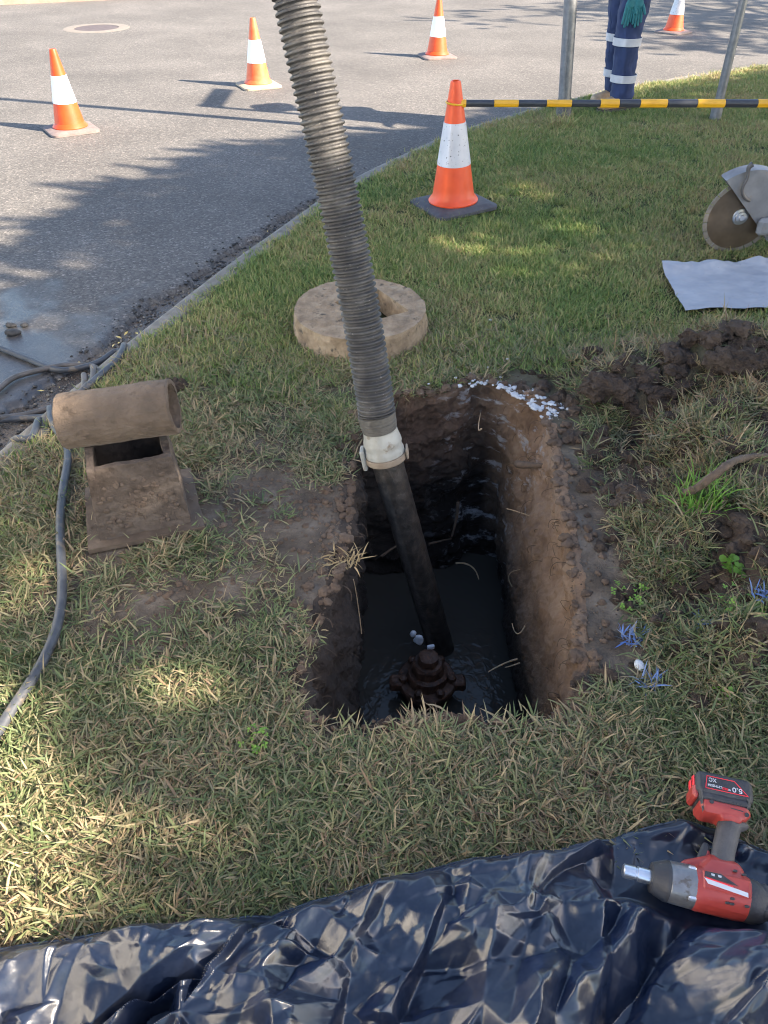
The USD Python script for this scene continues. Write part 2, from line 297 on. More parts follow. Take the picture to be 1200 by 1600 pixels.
# asphalt with fine aggregate; a wet patch near the hoses
M['road'] = mat('asphalt', {
    'g': ('geometry', {}), 'p': ('principled_bsdf', {'specular_ior_level': .4}),
    'v': ('voronoi_texture', {'scale': 95.0}), 'sp': ('separate_color', {}),
    'r': ('rgb_ramp', {'ramp': [(0, (.070, .066, .064)), (.5, (.104, .097, .092)), (.9, (.136, .127, .118)), (1, (.22, .20, .185))]}),
    'n': ('noise_texture', {'scale': .9, 'detail': 6.0, 'roughness': .6}), 'nr': ('map_range', {'from_min': .3, 'from_max': .7, 'to_min': .72, 'to_max': 1.15, 'clamp': True}), 'mu': ('mix_color', {'blend_type': 'multiply', 'fac': 1.0, 'use_clamp': False}),
    'd': ('vector_math', {'math_type': 'distance', 'vector2': (-1.75, 2.95, -.12)}), 'wn': ('noise_texture', {'scale': 3.0, 'detail': 5.0}), 'ws': ('math', {'math_type': 'multiply_add', 'value2': -1.9, 'value3': .95}), 'wa': ('math', {'math_type': 'add'}),
    'wm': ('map_range', {'from_min': .34, 'from_max': .74, 'to_min': 1.0, 'to_max': 0.0, 'clamp': True}),
    'wr': ('map_range', {'from_min': 0.0, 'from_max': 1.0, 'to_min': .88, 'to_max': .24}), 'wc': ('mix_color', {'b': (.055, .053, .055)}), 'wf': ('math', {'math_type': 'multiply', 'value2': .75}),
    'bu': ('bump', {'strength': .35, 'distance': .005}), 'b2': ('noise_texture', {'scale': 160.0, 'detail': 3.0})},
    [('g.position', 'v.vector'), ('v.color', 'sp.color'), ('sp.r', 'r.fac'), ('g.position', 'n.vector'), ('n.fac', 'nr.value'), ('r.color', 'mu.a'), ('nr.result', 'mu.b'),
     ('g.position', 'd.vector1'), ('g.position', 'wn.vector'), ('wn.fac', 'ws.value1'), ('d.value', 'wa.value1'), ('ws.value', 'wa.value2'), ('wa.value', 'wm.value'), ('wm.result', 'wr.value'), ('wr.result', 'p.roughness'),
     ('wm.result', 'wf.value1'), ('wf.value', 'wc.fac'), ('mu.result', 'wc.a'), ('wc.result', 'p.base_color'), ('g.position', 'b2.vector'), ('b2.fac', 'bu.height'), ('bu.normal', 'p.normal')])
M['water'] = mat('murky_water', {
    'g': ('geometry', {}), 'p': ('principled_bsdf', {'base_color': (.050, .046, .040), 'roughness': .08, 'ior': 1.33}),
    'w': ('noise_texture', {'scale': 26.0, 'detail': 2.0, 'distortion': .6}), 'bu': ('bump', {'strength': .35, 'distance': .01})},
    [('g.position', 'w.vector'), ('w.fac', 'bu.height'), ('bu.normal', 'p.normal')])

def leaf(name, ramp, big=1.3, wi=.55, wn=.45, tr=.25, rough_=.55):
    """Blade or leaf: each blade its own tone of the ramp, shifted slowly over the ground."""
    return mat(name, {
        'g': ('geometry', {}), 'tn': ('attribute', {'attribute': 'tone'}), 'oi': ('object_info', {}), 'n': ('noise_texture', {'scale': big, 'detail': 5.0, 'roughness': .6}),
        'nm': ('map_range', {'from_min': .3, 'from_max': .7, 'clamp': True}), 'x': ('mix_float', {'fac': wn}), 'x2': ('mix_float', {'fac': .25}), 'r': ('rgb_ramp', {'ramp': ramp}),
        'p': ('principled_bsdf', {'roughness': rough_, 'specular_ior_level': .35}), 't': ('translucent_bsdf', {}), 'm': ('mix_closure', {'fac': tr})},
        [('g.position', 'n.vector'), ('n.fac', 'nm.value'), ('tn.fac', 'x.a'), ('nm.result', 'x.b'), ('x.result', 'x2.a'), ('oi.random', 'x2.b'), ('x2.result', 'r.fac'),
         ('r.color', 'p.base_color'), ('r.color', 't.color'), ('p.BSDF', 'm.closure1'), ('t.BSDF', 'm.closure2')], 'm.closure')
M['grass_worn'] = leaf('worn_grass', [(.20, (.080, .115, .042)), (.36, (.125, .160, .066)), (.48, (.180, .185, .092)), (.57, (.245, .210, .120)), (.66, (.33, .26, .158)), (.75, (.24, .165, .10)), (.85, (.15, .095, .06))])
M['grass_green'] = leaf('green_grass', big=.9, wn=.55, ramp=[(.20, (.085, .145, .036)), (.38, (.130, .200, .052)), (.48, (.190, .240, .072)), (.57, (.27, .275, .098)), (.67, (.38, .32, .15)), (.78, (.27, .19, .10))])
M['grass_fresh'] = leaf('fresh_green', [(.1, (.10, .22, .03)), (.6, (.17, .32, .055)), (.95, (.24, .36, .09))], tr=.35)
M['grass_straw'] = leaf('dry_straw', [(.1, (.30, .20, .09)), (.6, (.45, .33, .17)), (.95, (.25, .15, .07))])
M['grass_blue'] = leaf('blue_painted_grass', [(.1, (.06, .13, .36)), (.5, (.12, .20, .42)), (.7, (.18, .21, .26)), (.85, (.14, .16, .10))], tr=.1)
M['tree_leaf'] = leaf('tree_foliage', [(.1, (.035, .065, .02)), (.9, (.08, .12, .04))])
M['clover'] = leaf('clover_green', [(.1, (.14, .28, .045)), (.9, (.26, .42, .08))], tr=.35)

# ------------------------------------------------------------------ kerb line, lawn height, pit outline
KP = np.array([(-2.6, -60), (-2.1, -12), (-1.75, -4), (-1.58, -1), (-1.42, .9), *[at(px, py, -.02)[:2] for px, py in [(0, 740), (100, 652), (212, 552), (300, 480), (400, 405), (480, 352), (560, 300), (640, 262), (740, 220), (868, 181)]],
               (2.15, 7.55), (3.0, 8.15), (4.2, 8.85), (7.0, 10.2), (14, 13.0), (60, 30)])
KS = spline(KP[4:19], 900)
KL = np.vstack([np.linspace(KP[0], KP[1], 30), np.linspace(KP[1], KP[2], 40)[1:], np.linspace(KP[2], KP[3], 40)[1:], np.linspace(KP[3], KP[4], 40)[1:], KS[1:], np.linspace(KP[18], KP[19], 40)[1:], np.linspace(KP[19], KP[20], 60)[1:]])
KT = np.gradient(KL, axis=0); KT = np.stack([gaussian_filter(KT[:, i] / np.linalg.norm(KT, axis=1), 6) for i in (0, 1)], 1); KT /= np.linalg.norm(KT, axis=1, keepdims=True)
KN = np.stack([KT[:, 1], -KT[:, 0]], 1)      # towards the lawn
KTREE = cKDTree(KL)
def kd(x, y):
    """Signed distance to the kerb line, positive on the lawn."""
    p = np.stack([np.ravel(x), np.ravel(y)], 1); i = KTREE.query(p)[1]
    return np.sum((p - KL[i]) * KN[i], 1).reshape(np.shape(x))

RIM = np.array([at(px, py)[:2] for px, py in [
    (508, 1136), (560, 1133), (620, 1128), (655, 1121), (690, 1119), (740, 1124), (800, 1130), (858, 1131), (884, 1118), (896, 1080), (899, 1000), (897, 930), (889, 860),
    (878, 790), (868, 730), (860, 680), (848, 642), (828, 618), (795, 608), (760, 596), (740, 592), (722, 606), (690, 612), (650, 617), (605, 620), (572, 636),
    (556, 690), (548, 760), (545, 830), (532, 890), (508, 950), (486, 1000), (468, 1060), (474, 1110)]])
RIM_P = sg.Polygon(RIM)
def pit_inside(x, y, grow=0.0):
    return shapely_contains(RIM_P.buffer(grow), x, y)
def shapely_contains(poly, x, y):
    import shapely
    return shapely.contains_xy(poly, np.ravel(x), np.ravel(y)).reshape(np.shape(x))
import shapely
_ring = np.array(RIM_P.segmentize(.02).exterior.coords); RIMTREE = cKDTree(_ring)
def rimdist(x, y): return RIMTREE.query(np.stack([np.ravel(x), np.ravel(y)], 1))[0].reshape(np.shape(x))

def heap(x, y):
    m = sstep(.60, .84, x) * (1 - sstep(2.62, 2.86, y)) * sstep(1.0, 1.3, y) * (1 - sstep(1.9, 2.5, x))
    return m
def lawn_z(x, y):
    x, y = np.asarray(x, float), np.asarray(y, float)
    z = .07 * sstep(3.2, 6.0, y) + .012 * fb2(x, y, 2.2, 3, 4) + .010 * fb2(x, y, 14, 3, 8)
    d = kd(x, y); z = z - .02 * (1 - sstep(.0, .35, d))
    h = heap(x, y)
    ridge = .085 * np.exp(-((y - 2.52) / .17) ** 2) + .05 * np.exp(-((x - 1.15) / .3) ** 2)
    z = z + h * (.045 + ridge + .34 * np.clip(fb2(x, y, 5.0, 4, 21), -.25, .5) + (.12 + .12 * np.exp(-((y - 2.45) / .25) ** 2)) * fb2(x, y, 17, 4, 5))
    return z + .02 * np.exp(-(rimdist(x, y) / .07) ** 2) * (fb2(x, y, 16, 2, 3) * 2)

# ------------------------------------------------------------------ ground, road, gutter, kerb
def struct(name, mesh, m, smooth=True, kind='structure'): return tag(obj(name, mesh, m, None, smooth), kind=kind)
def sheet(x0, y0, x1, y1, z): return trimesh.Trimesh([(x0, y0, z), (x1, y0, z), (x1, y1, z), (x0, y1, z)], [(0, 1, 2), (0, 2, 3)])
_gv, _gf = trimesh.creation.triangulate_polygon(sg.box(-400, -400, 400, 400).difference(sg.box(-.5, .7, 1.0, 2.8)), engine='earcut')
struct('ground', trimesh.Trimesh(np.column_stack([_gv, np.full(len(_gv), -.32)]), _gf), M['grass_green'], False)

def strip(rows):
    """Mesh between rows of equal numbers of points."""
    R = np.array(rows); k, n = R.shape[:2]; f = []
    a = np.arange(n - 1)
    for i in range(k - 1):
        p, q = i * n + a, (i + 1) * n + a
        f += [np.stack([p, p + 1, q + 1], 1), np.stack([p, q + 1, q], 1)]
    return trimesh.Trimesh(R.reshape(-1, 3), np.vstack(f), process=False)
def krow(d, z): return np.column_stack([KL + KN * np.broadcast_to(np.asarray(d, float), (len(KL),))[:, None], np.broadcast_to(z, (len(KL),))])
s_ = np.r_[0, np.cumsum(np.linalg.norm(np.diff(KL, axis=0), axis=1))]
nz = (meshkit.fbm(np.stack([s_ * 4, 0 * s_, 0 * s_], -1), 5, 2) - .5) * .16
nz2 = (meshkit.fbm(np.stack([s_ * 30, 0 * s_, 0 * s_ + 5], -1), 3, 6) - .5) * .05
edge = -.34 + nz + nz2
ROAD_Z = -.125
struct('gutter', strip([krow(-.06, -.15), krow(-.15, -.148), krow(-.25, -.15), krow(-.55, -.15)]), M['gutter'])
struct('road', strip([krow(edge, -.152), krow(edge - .012, ROAD_Z - .006), krow(edge - .05, ROAD_Z), krow(-.9, ROAD_Z), krow(-3, ROAD_Z), krow(-8, ROAD_Z), krow(-24, ROAD_Z), krow(-90, ROAD_Z)]), M['road'])
kz = lawn_z(KL[:, 0], KL[:, 1]); kz = gaussian_filter(kz, 12) + .004
kj = (meshkit.fbm(np.stack([s_ * 18, 0 * s_, 0 * s_ + 2], -1), 3, 9) - .5) * .012
struct('kerb', strip([krow(-.10, -.17), krow(-.10 + kj, kz - .03), krow(-.088 + kj, kz - .008 + kj * .5), krow(-.06, kz + kj * .4), krow(0.0, kz + kj * .3), krow(.012 + kj, kz - .006), krow(.016 + kj, kz - .08)]), M['kerb'])

def lines(a, dense0, dense1, b, fine, grow=1.12, most=.12):
    out = [dense0]; st = fine
    lo, hi = [], []
    x = dense0
    while x > a: x -= st; lo.append(x); st = min(st * grow, most)
    st, x = fine, dense1
    while x < b: x += st; hi.append(x); st = min(st * grow, most)
    return np.r_[lo[::-1], np.arange(dense0, dense1, fine), dense1, hi]
gx, gy = lines(-2.2, -1.1, 1.75, 7.5, .015), lines(-3.0, .35, 2.95, 11.5, .015)
X, Y = np.meshgrid(gx, gy, indexing='ij'); D = kd(X, Y)
Z = lawn_z(X, Y)
okv = (D > -.055) & ~pit_inside(X, Y, .018)
Z = np.where(D < .02, Z - .03, Z)
idx = np.arange(X.size).reshape(X.shape)
q = np.stack([idx[:-1, :-1], idx[1:, :-1], idx[1:, 1:], idx[:-1, 1:]], -1).reshape(-1, 4)
q = q[okv.ravel()[q].all(1)]
lawn = trimesh.Trimesh(np.stack([X, Y, Z], -1).reshape(-1, 3), np.vstack([q[:, [0, 1, 2]], q[:, [0, 2, 3]]]), process=False)
lawn.remove_unreferenced_vertices()
struct('lawn', lawn, M['lawn'])
# the lawn goes on beyond the modelled patch, to the right and behind
far_l = strip([krow(.3, -.02)[:60], krow(40, -.03)[:60]])
struct('outer_lawn', trimesh.util.concatenate([sheet(7.3, -60, 60, 9.6, -.03), sheet(-1.6, -60, 7.4, -2.9, -.03)]), M['grass_green'], False)

# ------------------------------------------------------------------ the pit
def dense_loop(P, n):
    P = np.vstack([P, P[:1]]); s = np.r_[0, np.cumsum(np.linalg.norm(np.diff(P, axis=0), axis=1))]
    return CubicSpline(s, P, bc_type='periodic')(np.linspace(0, s[-1], n, endpoint=False))
NL = 760
rim = dense_loop(RIM, NL); ctr = np.array([.2, 1.65])
tn = np.roll(rim, -1, 0) - np.roll(rim, 1, 0); tn /= np.linalg.norm(tn, axis=1, keepdims=True); nout = np.stack([tn[:, 1], -tn[:, 0]], 1)
if np.mean(np.sum(nout * (rim - ctr), 1)) < 0: nout = -nout
wR = sstep(.32, .43, rim[:, 0]) * sstep(1.03, 1.2, rim[:, 1]); wF = sstep(2.15, 2.35, rim[:, 1]); wN = 1 - sstep(1.03, 1.2, rim[:, 1])
mid = rim.copy(); mid[:, 0] = mid[:, 0] * (1 - wR) + .462 * wR
lf = (1 - sstep(-.02, .05, rim[:, 0])); mid[:, 0] = mid[:, 0] * (1 - lf) + (-.098) * lf
mid[:, 1] = mid[:, 1] - .03 * wF + .0 * wN
bot = mid.copy(); bot[:, 0] += .02 * wR; bot[:, 1] = bot[:, 1] - .05 * wF
rows = [np.column_stack([rim + nout * o, lawn_z(*(rim + nout * o).T) + dz]) for o, dz in ((.075, -.040), (.04, -.004), (.02, .002), (.006, .0))]
rows = [np.column_stack([r_[:, :2], r_[:, 2] + .016 * fb2(r_[:, 0], r_[:, 1], 30, 3, 90)]) for k_, r_ in enumerate(rows)]
WATER_Z = -.80
dep = np.r_[-.012, -.022, np.linspace(-.03, -.95, 150)]
for d in dep:
    t = sstep(0, -.45, d) if False else np.clip(-d / .45, 0, 1); t2 = np.clip((-d - .45) / .4, 0, 1)
    p = rim * (1 - t) + mid * t if d > -.45 else mid * (1 - t2) + bot * t2
    rows.append(np.column_stack([p - nout * 0, np.full(NL, d)]))
R = np.array(rows); k0 = 4
Pn = R.reshape(-1, 3)
amp = .13 * (meshkit.fbm(Pn * np.array([6, 6, 8.0]), 5, 31) - .5) + .038 * (meshkit.fbm(Pn * 26, 4, 12) - .5) + .06 * (meshkit.fbm(Pn * np.array([15, 15, 2.2]), 3, 14) - .5) - .020 * np.clip(meshkit.noise(Pn * 22, 55) - .62, 0, 1) * 3 + .028 * (meshkit.fbm(Pn * 75, 2, 13) - .5)
strata = .030 * (meshkit.fbm(np.stack([Pn[:, 0] * 3, Pn[:, 1] * 3, Pn[:, 2] * 16], -1), 3, 77) - .5)
amp = (amp + strata * np.tile(wF + .2, len(rows))).reshape(R.shape[:2]) * np.clip(np.r_[0, .1, .3, .5, .7, .8, np.ones(len(rows) - 6)], 0, 1)[:, None]
R[..., :2] -= nout[None] * (amp * (1 - .45 * wR[None]))[..., None]
R = np.concatenate([R, R[:, :1]], 1)
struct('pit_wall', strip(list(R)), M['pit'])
_wv = np.array(RIM_P.buffer(.1).simplify(.01).convex_hull.exterior.coords)[:-1]
struct('pit_water', trimesh.Trimesh(np.column_stack([_wv, np.full(len(_wv), WATER_Z)]), [(0, i, i + 1) for i in range(1, len(_wv) - 1)]), M['water'], False)

# ------------------------------------------------------------------ grass
rng = np.random.default_rng(11)
def blade(base, az, L, w, tilt, bend, rg):
    """One grass blade: four triangles along a bent spine."""
    h = np.array([math.cos(az), math.sin(az), 0]); side = np.array([-h[1], h[0], 0.0]); pts = []; p = np.array(base, float); a = tilt
    P = [p.copy()]
    for k in range(3):
        p = p + (L / 3) * (h * math.sin(a) + np.array([0, 0, 1]) * math.cos(a)); a = min(a + bend, 1.75); P.append(p.copy())
    for k in range(4): P[k][2] = max(P[k][2], .002 + .002 * k)
    tw = side * math.cos(.5) + np.array([0, 0, math.sin(.5)]) * rg.choice([-1, 1])
    ww = [w * .75, w, w * .7]
    V = [P[0] - tw * ww[0] / 2, P[0] + tw * ww[0] / 2, P[1] - tw * ww[1] / 2, P[1] + tw * ww[1] / 2, P[2] - tw * ww[2] / 2, P[2] + tw * ww[2] / 2, P[3]]
    return V, [(0, 1, 3), (0, 3, 2), (2, 3, 5), (2, 5, 4), (4, 5, 6)]
def tuft(seed, n, rad, L, w, tilt, bend=(.1, .5)):
    rg = np.random.default_rng(seed); V, F = [], []
    for _ in range(n):
        r, a = rad * math.sqrt(rg.random()), rg.random() * 6.283
        v, f = blade((r * math.cos(a), r * math.sin(a), 0), rg.random() * 6.283, rg.uniform(*L), rg.uniform(*w), rg.uniform(*tilt), rg.uniform(*bend), rg)
        F += [tuple(i + len(V) for i in t) for t in f]; V += v
    return trimesh.Trimesh(np.array(V), np.array(F), process=False)
def toned(prim, m, seed, per=7):
    k = len(m.vertices) // per; v = np.repeat(np.random.default_rng(seed).random(k), per); v = np.r_[v, np.full(len(m.vertices) - len(v), .5)]
    UsdGeom.PrimvarsAPI(prim).CreatePrimvar('tone', Sdf.ValueTypeNames.FloatArray, 'vertex').Set(Vt.FloatArray.FromNumpy(v.astype(np.float32)))
def scatter(name, protos, m, P, label, scl=(.7, 1.25), tiltmax=0.0, seed=3, cat='grass'):
    rg = np.random.default_rng(seed); pi = UsdGeom.PointInstancer.Define(stage, '/World/' + name); paths = []
    for i, t in enumerate(protos):
        path = f'/World/{name}/tuft' + (f'_{i:03d}' if i else '')
        toned(usdkit.mesh(stage, path, t, m, smooth=False).GetPrim(), t, i); paths.append(path)
    pi.CreatePrototypesRel().SetTargets(paths); n = len(P)
    pi.CreateProtoIndicesAttr(Vt.IntArray.FromNumpy(rg.integers(0, len(protos), n).astype(np.int32)))
    pi.CreatePositionsAttr(Vt.Vec3fArray.FromNumpy(P.astype(np.float32)))
    a = rg.random(n) * np.pi; tx, ty = (rg.normal(0, 1, (2, n)) * tiltmax / 2)
    qq = np.stack([np.cos(a), tx * .5, ty * .5, np.sin(a)], 1); qq /= np.linalg.norm(qq, axis=1, keepdims=True)
    pi.CreateOrientationsAttr(Vt.QuathArray([Gf.Quath(float(w), float(x), float(y), float(z)) for w, x, y, z in qq]))
    s = rg.uniform(*scl, n); pi.CreateScalesAttr(Vt.Vec3fArray.FromNumpy(np.repeat(s[:, None], 3, 1).astype(np.float32)))
    return tag(pi, label, cat, kind='stuff')

RING_C = at(563, 500, .05)[:2]
# bare or thin places: (x, y, radius x, radius y, what is left of the grass)
BARE = [(*at(440, 800)[:2], .22, .24, .10), (*at(500, 860)[:2], .12, .24, .12), (*at(390, 900)[:2], .24, .16, .38), (*at(420, 690)[:2], .2, .1, .5), (*at(300, 960)[:2], .2, .14, .5), (*at(130, 870)[:2], .16, .1, .5), (*at(250, 930)[:2], .16, .10, .35), (*at(200, 1190)[:2], .05, .05, .2), (*at(180, 990)[:2], .12, .06, .35),
        (*at(560, 610)[:2], .16, .10, .25), (*at(80, 930)[:2], .10, .08, .4), (*at(440, 640)[:2], .14, .06, .5), (*at(790, 500)[:2], .10, .06, .3), (*at(230, 1240)[:2], .04, .06, .3)]
box_poly = None
TRUNK_EXCL = []
SHEET_Q = sg.Polygon([at(*q, .02)[:2] for q in ((1066, 486), (1345, 484), (1330, 394), (1036, 408))])
def density(x, y):
    d = np.ones_like(x)
    d[shapely_contains(SHEET_Q, x, y)] = 0
    for cx, cy, rx, ry, k in BARE:
        r = np.sqrt(((x - cx) / rx) ** 2 + ((y - cy) / ry) ** 2) + .7 * fb2(x, y, 9, 3, 2)
        d *= k + (1 - k) * sstep(.7, 1.15, r)
    rd = rimdist(x, y)
    right = sstep(.42, .5, x) * sstep(1.1, 1.2, y)
    lim = .004 + right * .12 + .05 * fb2(x, y, 18, 3, 5)
    d *= sstep(lim, lim + .05 + .05 * right, rd)
    d *= 1 - (1 - sstep(2.2, 2.9, y)) * (1 - sstep(.3, .5, x)) * sstep(1.0, 1.25, y) * .62 * (1 - sstep(-.10, .06, fb2(x, y, 5.2, 4, 44)))
    d[pit_inside(x, y, .01)] = 0
    h = heap(x, y); hh = fb2(x, y, 6.5, 3, 33)
    d *= 1 - h * (.72 + .28 * sstep(-.03, .06, hh))
    K = kd(x, y); d *= sstep(-.03, .05, K + .10 * fb2(x, y, 8, 3, 6))
    d[np.hypot(x - RING_C[0], y - RING_C[1]) < .262] = 0
    return d
def points(n, x0, x1, y0, y1, seed):
    rg = np.random.default_rng(seed); return rg.uniform(x0, x1, n), rg.uniform(y0, y1, n), rg.random(n)
def in_view(x, y, m=.9):
    Zc = y * math.cos(PITCH) + CAM_H * math.sin(PITCH)
    return (np.abs(x) < .4963 * Zc + m) & (y > -.3)
SHEET_EDGE = np.array([(-1.4, .50), (-.66, .563), (-.4, .60), (-.2, .615), (-.04, .665), (.02, .685), (.2, .725), (.33, .735), (.44, .765), (.58, .80), (.66, .775), (.73, .73), (1.4, .74)])
def on_film(x, y): return (y < np.interp(x, SHEET_EDGE[:, 0], SHEET_EDGE[:, 1]) - .02) & (y > .14) & (np.abs(x) < 1.24)
protoW = [join([tuft(100 + i, 20, .042, (.022, .055), (.0026, .0050), (.6, 1.45), (.04, .4)), tuft(160 + i, 14, .045, (.012, .03), (.0018, .0032), (.9, 1.5), (.02, .2))]) for i in range(14)]
protoG = [tuft(200 + i, 30, .05, (.018, .042), (.0022, .004), (.15, 1.1), (.1, .45)) for i in range(12)]
RING_HOLE = True
# worn, trampled grass round the pit and in the foreground
x, y, u = points(54500, -1.9, 2.7, -.3, 3.8, 5)
keep = (u < density(x, y) * (1 - sstep(2.3, 3.2, y + .5 * fb2(x, y, 1.7, 3, 1)))) & in_view(x, y) & ~on_film(x, y) & (kd(x, y) > -.02)
keep &= ~((np.abs((x + .708) * .948 + (y - 1.78) * .317) < .175) & (np.abs(-(x + .708) * .317 + (y - 1.78) * .948) < .168))
x, y = x[keep], y[keep]
scatter('trampled_grass', protoW, M['grass_worn'], np.column_stack([x, y, lawn_z(x, y) - .003]), 'flattened straw and olive grass trampled around the open pit', tiltmax=.35, seed=7)
# turf thrown up on the spoil heap, lying every way
x, y, u = points(9000, .55, 2.5, .95, 2.95, 25); hh = fb2(x, y, 6.5, 3, 33)
keep = (u < heap(x, y) * (1 - sstep(-.035, .03, hh)) * (1 - .75 * np.exp(-((y - 2.42) / .2) ** 2))) & in_view(x, y) & (rimdist(x, y) > .10); x, y = x[keep], y[keep]
scatter('spoil_turf', protoW[:8] + [tuft(150 + i, 16, .03, (.04, .09), (.0026, .0046), (.2, 1.2), (.05, .4)) for i in range(6)], M['grass_worn'], np.column_stack([x, y, lawn_z(x, y) - .002]), 'tumbled clumps of turf on the dug earth heap', tiltmax=1.3, seed=27)
# greener, closer lawn beyond
x, y, u = points(106000, -1.9, 6.2, 1.9, 9.6, 6)
nearw = sstep(2.1, 3.0, y + .5 * fb2(x, y, 1.7, 3, 1))
keep = (u < density(x, y) * nearw * np.clip(1.25 - .07 * y, .5, 1) * (.62 + .38 * sstep(-.12, .05, fb2(x, y, 1.6, 4, 19)))) & in_view(x, y)
keep |= False
x, y = x[keep], y[keep]
scatter('lawn_grass', protoG, M['grass_green'], np.column_stack([x, y, lawn_z(x, y) - .003]), 'short green lawn grass on the verge between pit and kerb', tiltmax=.25, seed=8)
NG = len(x)
# lusher, greener grass leaning over the kerb
x, y, u = points(16000, -1.7, 2.5, .6, 8.5, 16); K = kd(x, y)
keep = (K > -.015) & (K < .30) & in_view(x, y) & (u < .8 - 2 * K) & ~pit_inside(x, y, .1); x, y = x[keep], y[keep]
scatter('kerb_grass', [tuft(300 + i, 22, .035, (.025, .055), (.0024, .004), (.1, 1.0)) for i in range(8)], M['grass_green'], np.column_stack([x, y, lawn_z(x, y) - .004]), 'longer green grass growing along the inner kerb edge', seed=9)

# ------------------------------------------------------------------ traffic cones
def make_cone(name, label, base_mat, band_mat, body_mat, h=.65, loc=(0, 0, 0), rotz=0, rotx=0, roty=0, baserot=20):
    t = thing(name, label, 'traffic cone', loc, rotz, 'orange and white traffic cones', rotx, roty)
    k = h / .65
    def rad(z): return .0255 + (.65 * k - z) / (.62 * k) * (.121 - .0255)
    z0, z1 = .235 * k, .45 * k
    prof = [(.128, .027), (.136, .030), (.138, .036), (.129, .048)] + [(rad(z), z) for z in np.linspace(.065, h - .006, 14)] + [(rad(h) - .003, h), (rad(h) - .009, h - .001), (rad(h) - .010, h - .03), (.10, .03), (.0, .03)]
    obj('cone_body', lathe(prof, 48), body_mat, t)
    bp = [(rad(z0) + .0003, z0 - .001), (rad(z0) + .0022, z0), (rad(z1) + .0022, z1), (rad(z1) + .0003, z1 + .001)]
    obj('reflective_band', lathe(bp, 48), band_mat, t)
    sq = sg.box(-.19, -.19, .19, .19).buffer(-.05).buffer(.05, 6)
    cs = manifold3d.CrossSection([np.array(sg.polygon.orient(sq).exterior.coords)[:-1]])
    lo = manifold3d.Manifold.extrude(cs, .016); up = manifold3d.Manifold.extrude(cs, .014, scale_top=(.80, .80)).translate((0, 0, .016))
    obj('rubber_base', moved(lo + up, rz=baserot), base_mat, t, smooth=25)
    return t
c0 = at(708, 318, .05)[:2]
make_cone('traffic_cone', 'scuffed orange and white cone on the lawn holding the striped bar', M['rubber'], M['band_worn'], M['orange'], .625, (c0[0], c0[1], float(lawn_z(*c0)) + .008), 0, .8, -2.0, 28)
def rc(px, py): return (*at(px, py, -.11)[:2], ROAD_Z + .002)
make_cone('traffic_cone', 'orange and white cone with grey base, leftmost on the road', M['base_pink'], M['band'], M['orange'], .575, rc(111, 201), 0, 0, 0, 32)
make_cone('traffic_cone', 'orange and white cone with tan dusty base, beside the suction hose', M['base_tan'], M['band'], M['orange_dusty'], .575, rc(404, 132), 0, 0, 0, 25)
make_cone('traffic_cone', 'orange and white cone on the road between suction hose and thick post', M['base_pink'], M['band'], M['orange'], .575, rc(683, 87), 0, 0, 0, 15)
make_cone('traffic_cone', 'farthest orange and white cone, behind the worker on the road', M['base_pink'], M['band_worn'], M['orange'], .575, rc(1052, 49), 0, 0, 0, 40)

# striped bar clipped to the cone's neck, its other end on a cone out of the picture
bz = .56; bx, by = c0[0] - .016, c0[1] - .02
bar = thing('barrier_bar', 'black and yellow striped extension bar hooked on the lawn cone', 'barrier bar')
def bp_(px): # point on the bar above the pixel column
    d = (by) * math.cos(PITCH) + (CAM_H - bz) * math.sin(PITCH); return (px - 600) / FPX * d
segs = [(715, 728, 'yellow', .019), (728, 772, 'blackp', .0165), (772, 810, 'yellow', .0172), (810, 854, 'blackp', .0165), (854, 893, 'yellow', .0172), (893, 938, 'blackp', .0165), (938, 967, 'yellow', .021),
        (967, 1000, 'blackp', .0195), (1000, 1042, 'yellow', .0203), (1042, 1089, 'blackp', .0195), (1089, 1132, 'yellow', .0203), (1132, 1183, 'blackp', .0195), (1183, 1226, 'yellow', .0203), (1226, 1290, 'blackp', .0195), (1290, 1330, 'yellow', .0203), (1330, 1352, 'yellow', .022)]
for a, b, m, r in segs:
    x0, x1 = bp_(a), bp_(b)
    z = lambda x: bz + .0 * (x - bx)
    obj('sleeve' if m == 'yellow' else 'tube_section', lathe([(0, x0), (r - .002, x0), (r, x0 + .002), (r, x1 - .002), (r - .002, x1), (0, x1)], 20, 'x').apply_translation((0, by, bz)), M[m], bar)
rr = .0465
ringpts = [(c0[0] - .019 + rr * math.cos(a), c0[1] - .008 + rr * math.sin(a), bz - .004 * math.cos(a)) for a in np.linspace(0, 2 * np.pi, 33)]
obj('hook_ring', [tube(ringpts, .0048, 8), tube([(c0[0] - .019 + rr, by + .012, bz), (bp_(716), by, bz)], .007, 8)], M['yellow'], bar)

# ------------------------------------------------------------------ posts and the street blade above
def post(name, label, px, py, r, h, mats, lean):
    p = at(px, py, .06); z = float(lawn_z(p[0], p[1]))
    t = thing(name, label, 'post', (p[0], p[1], z), 0, None, lean[0], lean[1])
    obj('shaft', lathe([(0, -.25), (r, -.25), (r, .16), (r, h - .004), (r - .004, h), (0, h)], 28), M['galv'], t)
    obj('stub', lathe([(r + .002, -.1), (r + .010, -.1), (r + .009, .12), (r + .003, .13)], 28), M[mats], t)
    return t, p, z
t1, P1, Z1 = post('sign_post', 'thicker grey steel post with dark base at the kerb', 880, 186, .046, 4.4, 'galv_dirty', (0, -4.5))
t2, P2, Z2 = post('sign_post', 'thinner grey steel post standing in the lawn on the right', 1116, 190, .031, 2.62, 'galv', (0, -.6))
bl = thing('street_name_sign', 'blank street name blade on top of the thinner post', 'street sign', (P2[0] - .02, P2[1], Z2 + 2.56))
